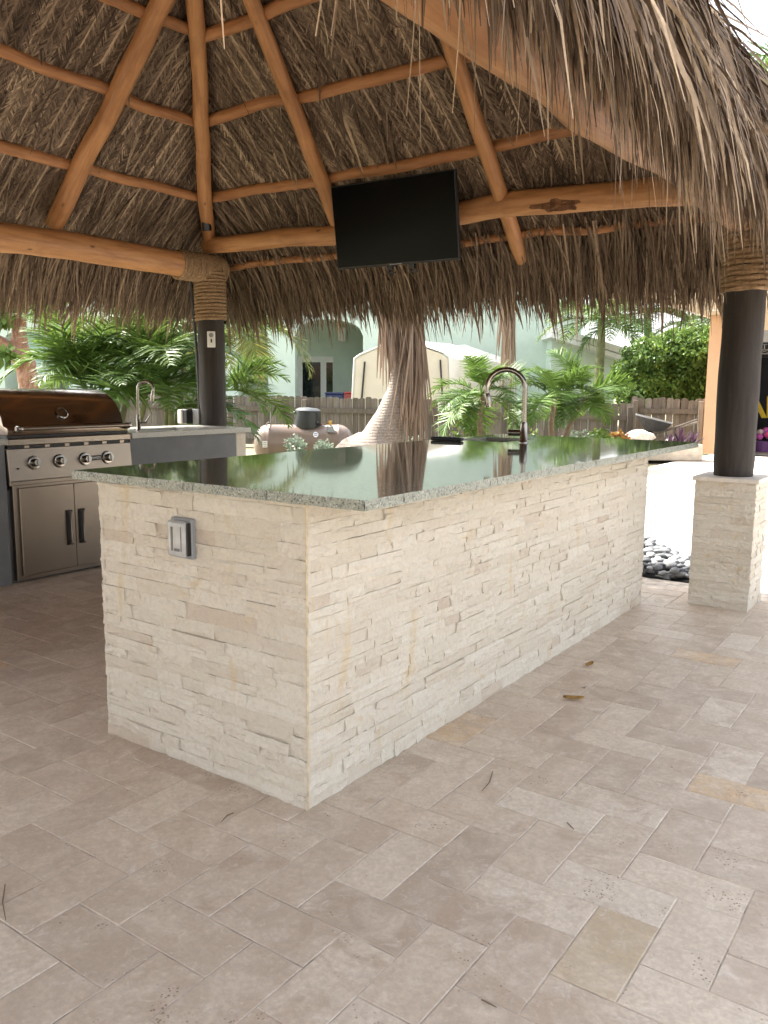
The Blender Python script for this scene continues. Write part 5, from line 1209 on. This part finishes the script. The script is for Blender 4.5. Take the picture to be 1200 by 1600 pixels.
tr.add(top+bot, [(0, 1, 5, 4), (1, 2, 6, 5), (2, 3, 7, 6), (3, 0, 4, 7), (4, 5, 6, 7)])
to = tr.build('tray', BARROW, wb); md = to.modifiers.new('thick', 'SOLIDIFY'); md.thickness = 0.012
MB().tube(top+[top[0]], 0.012, 6).build('rim', GREYP, to)
for v in (va+.08, vb-.08): MB().tube([hb(1002, 684, v), hb(1040, 673, v), hb(1089, 656 if v < 16 else 660, v)], [.018, .018, .02], 8).build('handle', FENCE.m, wb)
wl = MB().lathe([(0.04, -.04), (.13, -.04), (.16, -.02), (.16, .02), (.13, .04), (.04, .04)], 20, Matrix.Translation(hb(1009, 683, 16.0)) @ Matrix.Rotation(YAW, 4, 'Z') @ Matrix.Rotation(R_(90), 4, 'X')).build('wheel', BLACK, wb, smooth=True)
for v in (va+.08, vb-.08): MB().tube([hb(1040, 673, v), hb(1046, 694, v), hb(1052, 694, v), hb(1056, 668, v)], .012, 6).build('leg', BARROW, wb)
GPU = 'purple leaved plants in the raised bed'
for x, y, D, L, lab in ((1066, 687, 15.3, .34, 'tall purple spiky plant in the raised bed beside the barrow handles'), (1084, 688, 15.3, .28, 'purple spiky plant at the corner of the raised bed'), (1050, 690, 15.25, .2, 'small purple plant at the front edge of the raised bed')):
    c = H(hu(x, 640, D), D, .25); spiky('purple_plant', lab, c, 26, L, .022, LEAFP, int(x), GPU)
pc = Vector(on_plane(1070, 713, 2, 0.0)); pc.z = -0.008
pot = thing('flower_pot', 'small pale clay pot on the patio beside the raised bed', 'pot', pc)
MB().lathe([(0, 0), (.105, 0), (.135, .17), (.15, .175), (.15, .20), (.128, .20), (.115, .16), (0, .16)], 24, Matrix.Translation(pc)).build('pot_body', simple('pale_clay', (.45, .43, .39), .85, var=.15, scale=14), pot, smooth=True)
MB().lathe([(0, .161), (.114, .161), (.05, .17), (0, .172)], 16, Matrix.Translation(pc)).build('soil', simple('pot_soil', (.06, .045, .03), .95), pot)
spiky('potted_plant', 'few thin leaves beside the small clay pot', pc+Vector((-.24, .1, 0.01)), 16, .22, .012, LEAFO, 77)
spiky('potted_plant', 'thin green leaves between the clay pot and the planter', pc+Vector((.2, .25, 0.01)), 16, .24, .012, LEAF, 78)

# ================================================================== red barked tree on the left
BARK = NT('red_peeling_bark'); _v = BARK.coord('Position', (1, 1, .5)); _n = BARK.noise(_v, 12, 6, .7, 1.0)
BARK.set(Base_Color=BARK.mix(BARK.ramp(BARK.noise(_v, 35, 5, .7), [(.5, 0.0), (.65, .7)]), BARK.ramp(_n, [(.3, (.14, .06, .035)), (.55, (.34, .16, .09)), (.75, (.46, .27, .18))]), (.50, .36, .27)), Roughness=.6, Normal=BARK.bump(_n, .5, .03))
gb = ground(54, 12.5); gt = thing('red_bark_tree', 'tree with peeling red bark and forked trunk behind the grill', 'tree', gb)
def limb(mb, pts, D=12.5, n=14):
    P = []; Rr = []
    for a in range(len(pts)-1):
        for q in range(5):
            f_ = q/5; P.append(pt(*(pts[a][k]*(1-f_)+pts[a+1][k]*f_ for k in (0, 1)), D)); Rr.append((pts[a][2]*(1-f_)+pts[a+1][2]*f_)*D/1300/2*(1+.05*math.sin(a*5+q*2.1)))
    P.append(pt(pts[-1][0], pts[-1][1], D)); Rr.append(pts[-1][2]*D/1300/2); mb.tube(P, Rr, n)
tr = MB(); limb(tr, [(60, 735, 38), (54, 660, 33), (46, 605, 31), (40, 570, 31), (30, 545, 29), (30, 520, 22), (31, 490, 20), (38, 455, 20), (46, 420, 18), (50, 330, 15), (40, 240, 10)])
limb(tr, [(38, 572, 26), (20, 548, 22), (0, 533, 17), (-30, 520, 15), (-70, 480, 11), (-110, 400, 8)], 12.45)
limb(tr, [(24, 490, 5), (10, 505, 4), (-10, 525, 3)], 12.3); limb(tr, [(48, 400, 10), (75, 340, 8), (100, 270, 5)], 12.6)
tr.build('trunk', BARK.m, gt, smooth=True)
cl = [(pt(x, y, D), (r, r, r*.8), n, .12) for x, y, D, r, n in ((8, 470, 12.3, .30, 260), (66, 474, 12.4, .20, 120), (72, 488, 12.3, .14, 70), (-20, 480, 12.6, .4, 300), (5, 500, 12.2, .12, 50), (12, 555, 12.1, .13, 60),
      (40, 250, 12.5, 1.0, 1200), (110, 240, 12.8, .8, 800), (-80, 380, 12.6, .9, 900), (20, 350, 13, .9, 700))]
A = join_arrays([leaf_cloud(c, r, n, s_, 300+i, shell=.2) for i, (c, r, n, s_) in enumerate(cl)]); mobj('crown', np_mesh('crown', *A), LEAFB, gt)

# ================================================================== fallen leaves and twigs on the paving
FL = simple('fallen_leaf', (0.33, 0.19, 0.05), 0.7, var=.3, scale=40)
for k, (x, y, s_, lab) in enumerate(((896, 1094, .042, 'larger curled yellow brown leaf on the paving by the island'), (921, 1041, .032, 'smaller folded yellow brown leaf on the paving by the island'))):
    p = Vector(on_plane(x, y, 2, 0.0)); L = s_; K = 6; t = np.linspace(-1, 1, K); vs = []; fs = []
    for i, a in enumerate(t):
        w = L*.42*math.sqrt(max(0, 1-a*a))+.001
        for j in (-1, 0, 1): vs.append((a*L, w*j, .003+abs(j)*.008+.006*a*a))
    fs = [(i*3+j, i*3+j+1, (i+1)*3+j+1, (i+1)*3+j) for i in range(K-1) for j in range(2)]
    o = MB().add(vs, fs).build('fallen_leaf', FL, None, smooth=True, M=Matrix.Translation(p+Vector((0, 0, .001))) @ Matrix.Rotation(.5+k, 4, 'Z')); tag(o, lab, 'leaf', 'fallen leaves on the paving')
    md = o.modifiers.new('thick', 'SOLIDIFY'); md.thickness = .0008
TW = simple('dry_twig', (.16, .11, .07), .9)
for a, b, c, lab in (((770, 1205), (765, 1222), (753, 1236), 'thin curved twig on the paving beside the island flank'), ((8, 1382), (4, 1410), (9, 1438), 'long thin twig on the darker paving towards the grill'), ((365, 1270), (355, 1274), (346, 1284), 'short twig by the end face of the island'),
                  ((752, 1562), (765, 1568), (776, 1574), 'straight thin twig on a brownish paver near the pitted stones'), ((886, 1285), (891, 1290), (897, 1296), 'short bent twig on a pale paver'), ((915, 1072), (913, 1075), (909, 1074), 'tiny dark leaf scrap near the yellow leaves')):
    P = [Vector(on_plane(*q, 2, .0035)) for q in (a, b, c)]; tag(MB().tube(P, [.0014, .0018, .001], 6).build('twig', TW), lab, 'twig', 'twigs on the paving')
